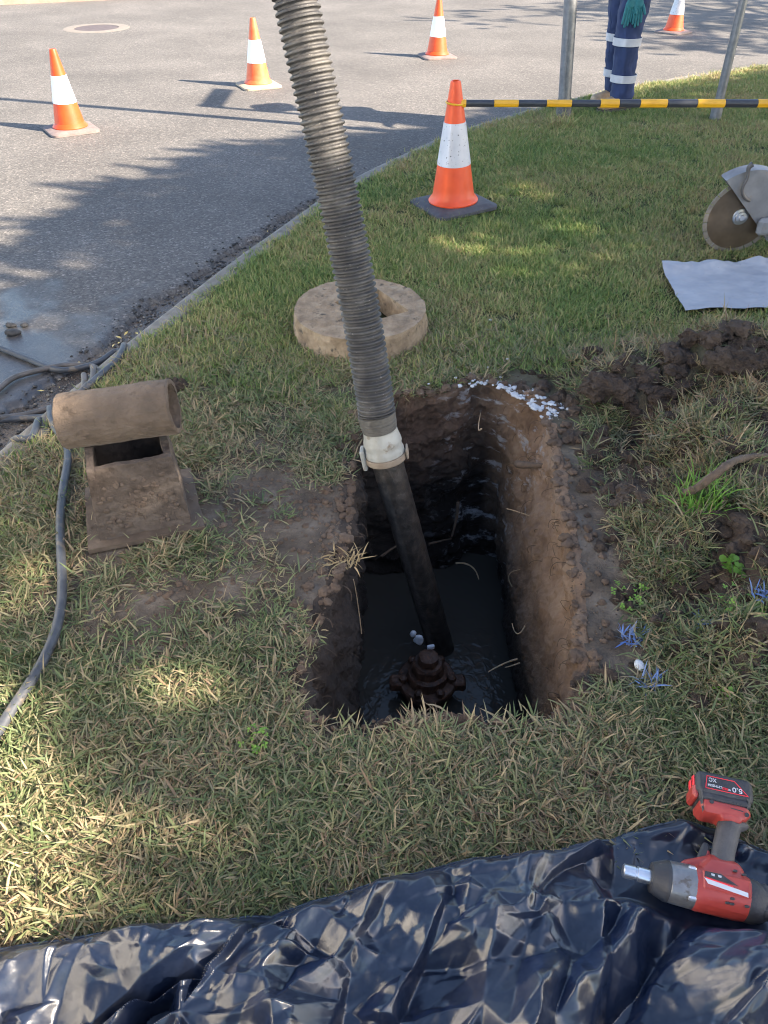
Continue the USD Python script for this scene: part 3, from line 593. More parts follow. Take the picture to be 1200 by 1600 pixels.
obj('blade', cbox(.012, .74, .15, .003, (0, .39, 0)), M['truckwhite'], bl); obj('clamp', cbox(.05, .08, .16, .01, (0, .02, 0)), M['galv'], bl)

# ------------------------------------------------------------------ worker by the posts
def make_person(x, y, z):
    t = thing('person', 'worker in navy trousers with silver bands and tan boots by the post', 'person', (x, y, z), 205)
    # local +x is the way the person faces; z up
    J = {}
    hipz = .93
    def leg(s, dx):
        return [(dx * .1, s * .095, hipz), (.02 + dx, s * .10, .50), (-.02 + dx, s * .10, .085)]
    L, Rg = leg(1, .02), leg(-1, -.07)
    skin = [capsule((0, 0, 1.40), (.01, 0, 1.53), .056, .052), hull(ball((.012, 0, 1.655), (.088, .073, .085)), ball((.035, 0, 1.585), (.060, .052, .05))),
            ball((.105, 0, 1.63), (.016, .012, .02), 1), ball((.0, .076, 1.635), (.022, .012, .03), 1), ball((.0, -.076, 1.635), (.022, .012, .03), 1), ball((.085, 0, 1.592), (.014, .024, .007), 1)]
    skin += [capsule((0, 0, 1.05), (0, 0, 1.38), .11, .13)]
    for s in (1, -1):
        sh, el, wr = np.array((0, s * .19, 1.36)), np.array((-.05, s * .27, 1.09)), np.array((.13, s * .235, .92 + .06 * s))
        skin += [capsule((0, s * .06, 1.32), sh, .07, .052), capsule(sh, el, .048, .038), capsule(el, wr, .038, .027)]
        d = (wr - el) / np.linalg.norm(wr - el); sd = np.array((0, 1.0, 0)); up = np.cross(d, sd)
        palm = wr + d * .05; skin.append(hull(ball(wr, .026, 1), ball(palm + sd * .025 + d * .03, .016, 1), ball(palm - sd * .025 + d * .03, .016, 1)))
        for k, ln in enumerate((.062, .075, .07, .055)):
            b0 = palm + sd * (-.03 + .02 * k) * s + d * .035; b1 = b0 + d * ln * .5 + up * -.008; b2 = b1 + d * ln * .4 - up * .022
            skin += [capsule(b0, b1, .009, .0082), capsule(b1, b2, .0082, .007)]
        th0 = palm - sd * .03 * s; skin += [capsule(th0, th0 - sd * .022 * s + d * .03, .011, .009), capsule(th0 - sd * .022 * s + d * .03, th0 - sd * .018 * s + d * .055 - up * .01, .009, .008)]
        skin += [capsule((0, s * .09, hipz), (0, 0, 1.05), .09, .11)]
    for lg in (L, Rg):
        skin += [capsule(lg[0], lg[1], .085, .055), capsule(lg[1], lg[2], .055, .04)]
    body = union(skin).refine_to_length(.02); body = TM(body); trimesh.smoothing.filter_taubin(body, iterations=6)
    obj('body', body, M['skin'], t, smooth=True)
    hr = ball((-.004, 0, 1.675), (.094, .079, .082), 3); obj('hair', hr.slice_plane((0, 0, 1.63), (-.45, 0, 1)), M['hair'], t, smooth=True)
    obj('hat', lathe([(.10, 1.70), (.185, 1.685), (.19, 1.69), (.105, 1.712), (.098, 1.74), (.085, 1.79), (.04, 1.805), (0, 1.806)], 40), M['hat'], t)
    tr = []
    def folds(m, seed):
        m = TM(m); return rough(rough(m, .016, 13, seed, None, 3), .006, 38, seed)
    for i, lg in enumerate((L, Rg)):
        k = np.array(lg); mid1 = (k[0] + k[1]) / 2; mid2 = (k[1] + k[2]) / 2
        tr += [capsule(k[0], mid1, .120, .106), capsule(mid1, k[1], .106, .093), capsule(k[1], mid2, .093, .086), capsule(mid2, k[2] + (0, 0, .03), .086, .084)]
    tr += [hull(ball((0, .07, .97), .115), ball((0, -.07, .97), .115), ball((0, .06, 1.04), .105), ball((0, -.06, 1.04), .105))]
    tm = union(tr).refine_to_length(.022); tm = TM(tm); trimesh.smoothing.filter_taubin(tm, iterations=8)
    obj('trousers', folds(tm, 4), M['navy'], t, smooth=True)
    for i, lg in enumerate((L, Rg)):
        k = np.array(lg)
        for zc in (.215, .455):
            f = (k[1][2] - zc) / (k[1][2] - k[2][2]); c = k[1] + (k[2] - k[1]) * f
            r = .0925 if zc < .3 else .0985
            obj('reflective_tape', lathe([(r, -.026), (r + .003, -.025), (r + .005, .025), (r + .002, .026)], 32).apply_translation((c[0], c[1], zc)), M['tape'], t)
    sh = [hull(ball((0, .09, 1.07), .125), ball((0, -.09, 1.07), .125), ball((0, .12, 1.36), .095), ball((0, -.12, 1.36), .095))]
    for s in (1, -1): sh += [capsule((0, s * .13, 1.36), (0, s * .19, 1.35), .085, .07), capsule((0, s * .19, 1.35), (-.05, s * .27, 1.11), .07, .06)]
    sm = TM(union(sh).refine_to_length(.025)); trimesh.smoothing.filter_taubin(sm, iterations=8)
    obj('shirt', folds(sm, 9), M['hivis'], t, smooth=True)
    for lg in (L, Rg):
        x0, y0 = lg[2][0], lg[2][1]
        up = TM(union([hull(ball((x0 - .05, y0, .05), (.05, .045, .045)), ball((x0 + .05, y0, .055), (.05, .047, .05))), hull(ball((x0 + .05, y0, .055), (.05, .047, .045)), ball((x0 + .165, y0, .04), (.045, .048, .034))),
                       capsule((x0 - .02, y0, .05), (x0 - .015, y0, .16), .055, .052)]).refine_to_length(.015)); trimesh.smoothing.filter_taubin(up, iterations=5)
        b = obj('boot', up, M['boot'], t, smooth=True)
        so = sg.LineString([(x0 - .055, y0), (x0 + .16, y0)]).buffer(.05)
        obj('sole', trimesh.creation.extrude_polygon(so, .024, engine='earcut').apply_translation((0, 0, -.012)), M['sole'], b)
    return t
pp = at(954, 171, .06); zp = float(lawn_z(pp[0], pp[1])); make_person(pp[0], pp[1], zp + .012)
gl = thing('work_gloves', 'teal work gloves clipped to the worker\'s trouser belt', 'gloves', (pp[0] - .01, pp[1] - .215, zp + .70))
obj('clip', [tube([(0, .02, .17), (0, -.005, .16), (0, -.01, .10), (0, 0, .075)], .006, 8), cbox(.02, .014, .03, .004, (0, -.004, .09))], M['steel'], gl)
for k, (dx, rz) in enumerate(((-.022, 8), (.022, -10))):
    fs = [hull(ball((dx, 0, .06), (.022, .012, .02)), ball((dx * 1.4, 0, .0), (.034, .014, .025)))]
    for j, ln in enumerate((.09, .11, .10, .08)): fs.append(capsule((dx * 1.4 - .024 + .016 * j, .002 * j, -.01), (dx * 1.7 - .03 + .02 * j, .004 * j, -.02 - ln), .010, .008))
    fs.append(capsule((dx * 1.4 + .03, 0, .0), (dx * 1.4 + .05, -.01, -.05), .010, .008))
    obj('glove', union(fs), M['glove'], gl, smooth=50)

# ------------------------------------------------------------------ manhole cover and far kerb
mc = at(151, 44, ROAD_Z); mh = thing('manhole_cover', 'round dark iron cover in a pale concrete ring, far left road', 'manhole cover', (mc[0], mc[1], ROAD_Z))
obj('surround', lathe([(.30, .001), (.30, .006), (.43, .006), (.445, .0005)], 48), M['lidring'], mh); obj('lid', lathe([(.295, .0005), (.29, .005), (.1, .006), (0, .006)], 48), M['iron_lid'], mh)
a, b = at(-260, 20, ROAD_Z), at(215, -2, ROAD_Z); d = (b - a) / np.linalg.norm(b - a); n_ = np.array([-d[1], d[0], 0])
A, B = a - d * 40, b + d * 40
def slab(o0, o1, z0, z1): return trimesh.Trimesh([*(p + n_ * o + np.array([0, 0, z - ROAD_Z]) for p, o, z in ((A, o0, z0), (B, o0, z0), (B, o0, z1), (A, o0, z1), (B, o1, z1), (A, o1, z1)))], [(0, 1, 2), (0, 2, 3), (3, 2, 4), (3, 4, 5)])
struct('far_kerb', slab(0, .28, -.3, .0), M['brick'], False); struct('far_verge', slab(.28, 40, -.3, -.012), M['grass_green'], False)

# ------------------------------------------------------------------ concrete ring with a square hole
ring = manifold3d.Manifold.cylinder(.098, .276, .266, 72).refine_to_length(.02) - manifold3d.Manifold.cube((.215, .225, .4), True).rotate((0, 0, 33)).translate((.045, .01, 0))
ring = rough(ring.refine_to_length(.014), .0075, 24, 3); ring = rough(ring, .003, 90, 5)
rt = obj('concrete_ring', ring, M['ring'], None, smooth=35)
tag(rt, 'round weathered concrete slab with a square hole, lying behind the hose', 'concrete slab')
UsdGeom.Xformable(rt).AddTranslateOp().Set((float(RING_C[0]), float(RING_C[1]), float(lawn_z(*RING_C)) + .010)); UsdGeom.Xformable(rt).AddRotateXOp().Set(2.5)

# ------------------------------------------------------------------ tapered box with a cement pipe on it
BX, BY, BR = -.708, 1.77, 18.5
bzl = float(lawn_z(BX, BY)) + .014
bx_ = thing('surface_box', 'hollow tapered muddy cement box standing on a square flange', 'surface box', (BX, BY, bzl), BR)
hw0, hd0, hw1, hd1, hh, tk = .126, .118, .109, .113, .243, .019
def wall(p0, p1, q0, q1, inner):  # outer bottom corners, outer top corners
    P = [np.array((*p0, .010)), np.array((*p1, .010)), np.array((*q1, hh)), np.array((*q0, hh))]
    i = np.array((*inner, 0.0)) * tk
    return trimesh.convex.convex_hull(np.array(P + [p + i for p in P]))
c0_, c1_ = [(-hw0, -hd0), (hw0, -hd0), (hw0, hd0), (-hw0, hd0)], [(-hw1, -hd1), (hw1, -hd1), (hw1, hd1), (-hw1, hd1)]
for k, inn in enumerate(((0, 1), (-1, 0), (0, -1), (1, 0))):
    ins = .0005 if k % 2 else 0
    w = wall(c0_[k], c0_[(k + 1) % 4], c1_[k], c1_[(k + 1) % 4], inn)
    w = rough(w, .0045, 22, 40 + k, .012, 4); w = rough(w, .005, 60, 60 + k)
    obj('side_wall', w, M['mudbox'], bx_, smooth=60)
obj('flange', rough(moved(manifold3d.Manifold.cube((.318, .30, .016), True) - manifold3d.Manifold.cube((.2, .18, .1), True), (0, .004, .004)), .003, 30, 4, .012), M['mudflange'], bx_, smooth=40)
rg = np.random.default_rng(4); lumps = []
for _ in range(75):   # clinging lumps of mud on the front face
    u_, v_ = rg.uniform(-.85, .85), rg.beta(1.4, 1.6)
    wx = hw0 + (hw1 - hw0) * v_; wy = -(hd0 + (hd1 - hd0) * v_)
    lumps.append(rough(ball((u_ * wx, wy + .001, .012 + v_ * (hh - .03)), (rg.uniform(.003, .010), rg.uniform(.002, .005), rg.uniform(.003, .010)), 2), .003, 90, int(rg.integers(99))))
tag(obj('mud_lumps', lumps, M['mudlump'], bx_), kind='stuff')
wt = thing('weed', 'small green weed inside the hollow muddy box', 'weed', (BX, BY, bzl), BR)
for k in range(9):
    a = rg.uniform(0, 6.28); c = np.array((-.07 + .03 * math.cos(a), -.03 + .03 * math.sin(a), .15 + .04 * rg.random()))
    obj('leaf', trimesh.Trimesh(c + np.array([(0, 0, 0), (.012, .008, .004), (.026, 0, .004), (.012, -.008, .002)]) @ trimesh.transformations.rotation_matrix(a, [0, 0, 1])[:3, :3].T, [(0, 1, 2), (0, 2, 3)]), M['clover'], wt, smooth=False)
pr_, pl = .0745, .302
pipe = lathe([(pr_ - .013, -pl / 2), (pr_ - .002, -pl / 2), (pr_, -pl / 2 + .004), (pr_, pl / 2 - .004), (pr_ - .002, pl / 2), (pr_ - .013, pl / 2), (pr_ - .013, -pl / 2)], 64, 'x')
pipe = rough(rough(pipe, .004, 16, 8, .0165), .0028, 75, 5)
pt_ = obj('cement_pipe', pipe, M['mudpipe'], None, smooth=60); tag(pt_, 'short muddy cement pipe lying across the open box', 'pipe piece')
X_ = UsdGeom.Xformable(pt_); X_.AddTranslateOp().Set((-.718, 1.790, bzl + hh + pr_ + .001)); X_.AddRotateZOp().Set(6.5); X_.AddRotateYOp().Set(-5.5)

# ------------------------------------------------------------------ suction hose with coupling and drop pipe
pA, pB = np.array((-.247, 2.49, 1.197)), np.array((.0, 1.99, .10))
q0 = at(594, 668, .155)[:2]; q1 = np.array((.215, 1.95, -.80))
top = at(462, 0, 1.226); low = at(590, 655, .175)
up2 = top + (top - low) * .25 + np.array((-.03, 0, 0)); up3 = up2 + np.array((-.45, .02, .42)); up4 = np.array((-2.6, 1.2, 2.75)); up5 = np.array((-4.6, -.2, 2.9))
mid_ = (top + low) / 2 + np.array((.012, 0, .0))
cen = spline([low, mid_, top, up2, up3, up4, up5], 400)
L_ = np.r_[0, np.cumsum(np.linalg.norm(np.diff(cen, axis=0), axis=1))]; ln_ = L_[-1]
vis = 1.75; pitch = .0172; n1 = int(vis / pitch * 12)
sv = np.r_[np.linspace(0, vis, n1), np.linspace(vis + .02, ln_, 60)]
cc = np.stack([np.interp(sv, L_, gaussian_filter(cen[:, k], 2)) for k in range(3)], 1)
ph = (sv % pitch) / pitch; ridge = np.clip(np.sin(ph * 2 * np.pi) * 1.6, -1, 1) * .5 + .5
rad_ = .0500 + .0075 * ridge; rad_[sv > vis] = .055
sh = thing('suction_hose', 'thick black corrugated suction hose reaching down into the pit', 'suction hose')
hose = tube(cc, rad_, 40)
obj('corrugated_hose', hose, M['hose'], sh, smooth=50)
ax = (q1 - low); ax = ax / np.linalg.norm(ax)
ax0 = (low - mid_) / np.linalg.norm(low - mid_)
def along(prof, origin, d, n=44):
    m = lathe([(r, z) for r, z in prof], n); m.apply_transform(trimesh.geometry.align_vectors([0, 0, 1], d)); m.apply_translation(origin); return m
dirc = (ax + ax0); dirc /= np.linalg.norm(dirc)
obj('cuff', along([(.050, -.022), (.0580, -.020), (.0580, -.006), (.0555, -.004), (.0570, -.001), (.0570, .004), (.0545, .006), (.0565, .008), (.0565, .018), (.0535, .020), (.0550, .022), (.0545, .032), (.050, .035)], low, dirc), M['cuff'], sh)
oc = low + dirc * .032
obj('coupling', along([(.046, .0), (.0530, .003), (.0545, .018), (.0590, .036), (.0605, .046), (.0575, .056), (.0590, .066), (.0620, .074), (.0610, .086), (.054, .092)], oc, dirc), M['white_cast'], sh)
oc2 = oc + dirc * .088
cl = obj('locking_collar', along([(.052, -.002), (.0640, .0), (.0655, .003), (.0650, .018), (.0625, .021), (.050, .022)], oc2, dirc), M['tan_cast'], sh)
for s, w in ((1, .046), (-1, .022)):
    lv = cbox(w * .32, .05, w * 1.5, .004); 
    side = np.cross(dirc, [0, 1, 0]); side /= np.linalg.norm(side)
    lv.apply_transform(np.vstack([np.column_stack([side * -1, np.cross(dirc, side * -1), dirc, oc2 - side * s * (.069) + dirc * (.004)]), [0, 0, 0, 1]]))
    obj('lever_arm', lv, M['white_cast'] if s > 0 else M['tan_cast'], cl)
dp = thing('drop_pipe', 'muddy black steel pipe below the coupling, standing in the pit water', 'pipe')
qa, qb = oc2 + dirc * .02, q1 + ax * .25
ptsd = np.linspace(qa, qb, 90)
pm_ = rough(tube(ptsd, .0495, 48), .0022, 40, 3); obj('pipe', pm_, M['pipe'], dp, smooth=60)

# ------------------------------------------------------------------ valve in the water, scraps, roots
vx, vy = .152, 1.735
vl = thing('buried_valve', 'rusty muddy cast iron valve sticking out of the pit water', 'valve', (vx, vy, 0))
def vrough(m, a=.0065, s=34, seed=1): return rough(m, a, s, seed, .012)
obj('body', vrough(lathe([(.0, -1.0), (.082, -1.0), (.084, -.745), (.0, -.745)], 40)), M['valve'], vl, smooth=50)
obj('flange', vrough(lathe([(.0, -.744), (.100, -.744), (.104, -.738), (.104, -.722), (.098, -.716), (0, -.716)], 44)), M['valve'], vl, smooth=50)
obj('bonnet', vrough(lathe([(0, -.715), (.072, -.715), (.068, -.68), (.056, -.672), (.053, -.64), (.046, -.63), (.0, -.628)], 40), .006, 45, 2), M['valve'], vl, smooth=50)
obj('spindle_cap', vrough(lathe([(0, -.627), (.036, -.627), (.034, -.60), (.02, -.594), (0, -.593)], 28), .005, 60, 3), M['valve'], vl, smooth=50)
for k, a in enumerate((-.15, .95, 2.2, 3.3, 4.3, 5.2)):
    obj('bolt', vrough(join([lathe([(0, -.7155), (.016, -.7155), (.015, -.695), (.008, -.69), (0, -.69)], 6), ball((0, 0, -.70), (.013, .013, .012))]).apply_translation((.086 * math.cos(a), .086 * math.sin(a), 0)), .002, 70, k), M['valve'], vl)
for k, s in enumerate((-1, 1)): obj('lug', vrough(cbox(.05, .05, .045, .008, (s * .108, -.01, -.73)), .005, 50, 7 + k), M['valve'], vl, smooth=50)
def scrap(name, label, cat, c, sizes, m, seed, lift=0):
    rg = np.random.default_rng(seed); parts = []
    for dx, dy, dz, sx, sy, sz in sizes: parts.append(rough(ball((c[0] + dx, c[1] + dy, c[2] + dz), (sx, sy, sz), 2), min(sx, sy, sz) * .5, 60, seed))
    return tag(obj(name, parts, m, None, smooth=40), label, cat)
scrap('paper_scrap', 'pale bluish wet scrap stuck behind the rusty valve top', 'paper scrap', at(655, 1000, -.655), [(-.022, .02, .01, .012, .008, .018), (0, 0, 0, .016, .01, .024), (-.012, .01, -.012, .01, .008, .012)], M['paper'], 3)
pc = at(673, 1011, -.62); tag(obj('paper_scrap', cbox(.026, .012, .018, .003, tuple(pc), 12), M['paper']), 'small square white scrap on the rusty valve top', 'paper scrap')
def wire(name, label, cat, pts, r, m, n=26, parent=None): 
    P = spline(pts, n); rr = np.linspace(r, r * .55, n); return tag(obj(name, rough(tube(P, rr, 7), r * .3, 120, 2), m, parent, smooth=50), label, cat)
RT_L = ['curved pale root low on the far pit wall above the water', 'brown root stub just right of the drop pipe in the pit', 'brown root running behind the drop pipe to the left wall', 'short upright brown root on the far pit wall, middle height', 'longest pale rootlet sticking left from the right wall above the valve', 'shorter pale rootlet right under the longest one above the valve',
        'hooked rootlet on the right wall half way down', 'straight thin rootlet crossing the top corner of the right wall', 'thin rootlet hanging down the left pit wall', 'curled thin rootlet at the back of the right pit wall', 'tiny pale root bit in the top of the far pit wall']
G_RT = 'thin roots hanging out of the pit walls'
for k, (pts, r) in enumerate([
    ([at(712, 880, -.70), at(735, 884, -.70), at(748, 905, -.72)], .004), ([at(670, 850, -.62), at(690, 845, -.62), at(705, 842, -.6)], .006), ([at(595, 870, -.6), at(615, 856, -.6), at(640, 842, -.6)], .006),
    ([at(716, 785, -.42), at(712, 815, -.50), at(706, 838, -.56)], .0075), ([at(808, 1030, -.45), at(785, 1038, -.45), at(763, 1050, -.47)], .0035), ([at(812, 1036, -.46), at(800, 1040, -.46), at(789, 1043, -.47)], .003),
    ([at(822, 975, -.42), at(808, 990, -.42), at(800, 974, -.42)], .0025), ([at(792, 795, -.3), at(810, 800, -.28), at(835, 812, -.2)], .0022), ([at(565, 990, -.3), at(560, 950, -.2), at(552, 905, -.02)], .0018), ([at(806, 925, -.5), at(795, 900, -.45), at(815, 890, -.4)], .002),
    ([at(752, 670, -.02), at(748, 662, -.1), at(751, 645, -.1)], .0028)]):
    wire('root', RT_L[k], 'root', pts, r, M['rootlet'] if r < .0045 else M['root']); tag(stage.GetPrimAtPath('/World/root' + (f'_{k:03d}' if k else '')), group=G_RT)
_g = np.random.default_rng(88); _hv, _hf = [], []
for _ in range(170):
    j = _g.integers(NL); i = int(5 + 45 * _g.random() ** 1.8); p = R[i, j]; n2 = -nout[j]; L3 = _g.uniform(.012, .05)
    P = spline([p - np.r_[n2, 0] * .004, p + np.r_[n2, 0] * L3 * .45 + _g.normal(0, .006, 3), p + np.r_[n2, 0] * L3 * .6 + np.array((0, 0, -L3 * .8)) + _g.normal(0, .01, 3)], 6)
    m = tube(P, _g.uniform(.0006, .0012), 3, False); _hf.append(m.faces + sum(map(len, _hv))); _hv.append(m.vertices)
tag(obj('root_hairs', trimesh.Trimesh(np.vstack(_hv), np.vstack(_hf), process=False), M['root'], None, smooth=False), 'fine hair roots bristling from the cut pit walls', 'root hairs', kind='stuff')
wire('old_stake', 'stubby brown root stub sticking out of the lit right pit wall', 'root', [at(808, 725, -.12), at(828, 727, -.10), at(852, 727, -.08)], .014, M['root'], 16)
def hz(px, py, dz=0.0):
    p = at(px, py, .06); z = float(lawn_z(p[0], p[1])); p = at(px, py, z + dz); return p
wire('tree_root', 'thick brown root arching out of the dug earth on the right', 'root', [hz(1035, 785, .0), hz(1065, 772, .035), hz(1095, 758, .055), hz(1125, 735, .07), hz(1155, 718, .08), hz(1205, 714, .075), hz(1260, 735, .02)], .0135, M['root'], 50)

# ------------------------------------------------------------------ dug earth: clods, lime crumbs, stones, litter
def crumbs(P, size, seed, flat=.8, k=1):
    rg = np.random.default_rng(seed); base = [rough(rough(ball((0, 0, 0), 1.0, k), .75, 1.3, s), .35, 4.0, s + 20) for s in range(12)]; V, F, o = [], [], 0
    tiny = [rough(ball((0, 0, 0), 1.0, 0), .8, 1.3, s) for s in range(12)]
    small = [rough(rough(ball((0, 0, 0), 1.0, 1), .75, 1.3, s), .35, 4.0, s + 20) for s in range(12)]
    for i, p in enumerate(P):
        s = size(rg); b = (base if s > .013 else small if s > .0042 else tiny)[i % 12]; R = trimesh.transformations.random_rotation_matrix(rg.random(3))[:3, :3]
        v = (b.vertices @ R.T) * np.array((s, s, s * flat)) + p; V.append(v); F.append(b.faces + o); o += len(v)
    return trimesh.Trimesh(np.vstack(V), np.vstack(F), process=False)
def pick(n, seed, x, y, keep, dz=0.0):
    x, y = x[keep][:n], y[keep][:n]; return np.column_stack([x, y, lawn_z(x, y) + dz])
_x, _y, _u = points(48000, .5, 1.9, 1.0, 2.9, 71)
HEAP_P = pick(4200, 1, _x, _y, (_u < heap(_x, _y) * .8 * (.12 + .88 * sstep(-.05, .05, fb2(_x, _y, 6.5, 3, 33))) + .3 * heap(_x, _y) * np.exp(-((_y - 2.45) / .2) ** 2) + .12 * np.exp(-((rimdist(_x, _y) - .12) / .06) ** 2) * (_y > 1.1)) & ~pit_inside(_x, _y, .01))
_g = np.random.default_rng(15); _i = _g.integers(len(_ring), size=2600); _a, _r = _g.random(2600) * 6.28, _g.random(2600) ** 1.6 * .12
_x, _y = _ring[_i, 0] + _r * np.cos(_a), _ring[_i, 1] + _r * np.sin(_a)
RIM_PTS = pick(1500, 1, _x, _y, ~pit_inside(_x, _y, -.006) & ~((_y < 1.05) & (_r > .035)), .002)
tag(obj('soil_crumbs', crumbs(HEAP_P, lambda r: .0025 + .034 * r.random() ** 4.5, 5, .75, 2), M['clod'], None, smooth=24), 'loose dark crumbs of dug earth right of the pit', 'soil', kind='stuff')
_x, _y, _u = points(26000, -1.2, .3, .7, 2.3, 72); _w = np.zeros_like(_x)
for _cx, _cy, _rx, _ry, _k in BARE[:7]: _w = np.maximum(_w, (1 - _k) * np.exp(-((_x - _cx) / _rx) ** 2 - ((_y - _cy) / _ry) ** 2))
tag(obj('soil_grit', crumbs(pick(2600, 1, _x, _y, (_u < _w * (.3 + 1.4 * np.clip(fb2(_x, _y, 12, 3, 9) + .3, 0, 1))) & ~pit_inside(_x, _y, .02)), lambda r: .0015 + .009 * r.random() ** 5, 17, .6), M['rimsoil'], None, smooth=40), 'grit and crumbs trodden into the bare ground left of the pit', 'soil', kind='stuff')
tag(obj('rim_crumbs', crumbs(RIM_PTS, lambda r: .0018 + .016 * r.random() ** 6, 15, .6, 2), M['rimsoil'], None, smooth=60), 'small brown crumbs of earth along the pit rim', 'soil', kind='stuff')
for k, (px, py, s, lab) in enumerate([(950, 612, (.085, .06, .05), 'dark clod of dug turf behind the right corner of the pit'), (1120, 655, (.06, .05, .065), 'upright smooth grey clod in the dug earth, above the root'), (1150, 572, (.12, .05, .045), 'long dark clod at the back of the dug earth, far right'),
    (275, 607, (.045, .04, .03), 'small dark clod on the lawn beside the end of the cement pipe'), (1010, 600, (.06, .05, .04), 'brown crumbling clod at the back of the dug earth, left of the blue marks'), (905, 1070, (.022, .03, .014), 'flat brown clod at the near right corner of the pit'), (985, 790, (.03, .03, .02), 'grey lump of clay in thin grass right of the pit')]):
    p = hz(px, py, 0); c = rough(rough(ball((0, 0, 0), s, 5), .038, 19, 50 + k, None, 4), .014, 75, 70 + k, None, 4); c.apply_translation(p + np.array((0, 0, s[2] * .25)))
    tag(obj('soil_clod', c, M['clod'], None, smooth=60), lab, 'soil clod')
_g = np.random.default_rng(26); _t = _g.random(4000); _lp = np.array([at(np.interp(t, [0, .3, .6, 1], [752, 790, 830, 862]) + a, np.interp(t, [0, .3, .6, 1], [598, 614, 626, 634]) + b, .01)[:2] for t, a, b in zip(_t, _g.normal(0, 12, 4000), _g.normal(0, 7, 4000))])
LIME_P = pick(2000, 1, _lp[:, 0], _lp[:, 1], (fb2(_lp[:, 0], _lp[:, 1], 30, 3, 4) > -.05) & ~pit_inside(_lp[:, 0], _lp[:, 1], -.03), .002)
tag(obj('lime_crumbs', crumbs(LIME_P, lambda r: .001 + .0075 * r.random() ** 5, 25, .6), M['chip'], None, smooth=60), 'white crumbly lime spilled along the far right pit edge', 'lime', kind='stuff')
CH_L = {(717, 603): 'square white chip at the far pit edge, left of the lime', (865, 633): 'largest white chip at the far right pit corner, right of the lime', (766, 500): 'lone white chip far out in the grass, farthest from the pit', (670, 600): 'white chip at the far pit edge nearest the suction hose'}
for px, py, s in [(717, 603, .012), (865, 633, .014), (705, 566, .007), (793, 561, .007), (763, 574, .005), (712, 590, .006), (766, 500, .008), (872, 645, .006), (670, 600, .005), (735, 583, .004)]:
    p = hz(px, py, .008); tag(obj('white_chip', rough(ball(p, (s, s * .8, s * .55), 2), s * .35, 70, px), M['chip'], None, smooth=40), CH_L.get((px, py), 'tiny white chip lying in grass beyond the pit'), 'chip', 'white chips beyond the pit')
p = hz(999, 1040, .012); tag(obj('white_pebble', rough(ball(p, (.012, .016, .011), 3), .003, 60, 2), M['chip'], None, smooth=60), 'white pebble in the grass just above a blue paint mark', 'pebble')
def along_kerb(n, seed, off, z):
    rg = np.random.default_rng(seed); i = rg.integers(150, 900, n); d = off(rg, i); p = KL[i] + KN[i] * d[:, None]; k = (p[:, 1] > 1.2) & (p[:, 1] < 9)
    return np.column_stack([p, z(d, i)])[k]
ep = lambda n, seed: along_kerb(n, seed, lambda r, i: edge[i] + r.normal(.03, .05, len(i)), lambda d, i: np.where(d > edge[i], -.147, ROAD_Z + .001))
gp_ = lambda n, seed, lo, hi, z: along_kerb(n, seed, lambda r, i: r.uniform(lo, hi, len(i)) + r.normal(0, .02, len(i)), lambda d, i: np.full(len(d), z))
tag(obj('asphalt_crumbs', crumbs(ep(3400, 36), lambda r: .002 + .008 * r.random() ** 3.5, 35, .6), M['tar'], None, smooth=40), 'black crumbs of broken asphalt along the road edge', 'asphalt', kind='stuff')
tag(obj('gutter_gravel', crumbs(gp_(5000, 46, -.42, -.11, -.147), lambda r: .002 + .006 * r.random() ** 3, 45, .7), M['stone'], None, smooth=40), 'grey gravel and grit lying in the gutter', 'gravel', kind='stuff')
def flake(P, size, seed):
    rg = np.random.default_rng(seed); V, F = [], []
    for p in P:
        s = size(rg); a = rg.random() * 6.28; R = trimesh.transformations.euler_matrix(rg.normal(0, .3), rg.normal(0, .3), a)[:3, :3]
        v = np.array([(-s, 0, 0), (0, .38 * s, .12 * s), (s, 0, .05 * s), (0, -.38 * s, .12 * s)]) @ R.T + p + np.array((0, 0, .003))
        F += [(len(V), len(V) + 1, len(V) + 2), (len(V), len(V) + 2, len(V) + 3)]; V += list(v)
    return trimesh.Trimesh(np.array(V), np.array(F), process=False)
tag(obj('leaf_litter', flake(gp_(420, 56, -.75, -.10, -.135), lambda r: .006 + .012 * r.random(), 55), M['litter'], None, smooth=False), 'yellowed leaf bits scattered in gutter and on road edge', 'leaf litter', kind='stuff')
for px, py, s in ((18, 508, .035), (20, 520, .05), (38, 508, .03)):
    p = at(px, py, ROAD_Z + .008); tag(obj('mud_lump', rough(ball(p, (s * .7, s * .5, s * .3), 3), .008, 40, px), M['tar'], None, smooth=60), {18: 'left one of the three mud lumps on the wet road', 20: 'largest, nearest mud lump of three on the wet road', 38: 'right one of the three mud lumps on the wet road'}[px], 'mud lump', 'mud lumps on the wet road')

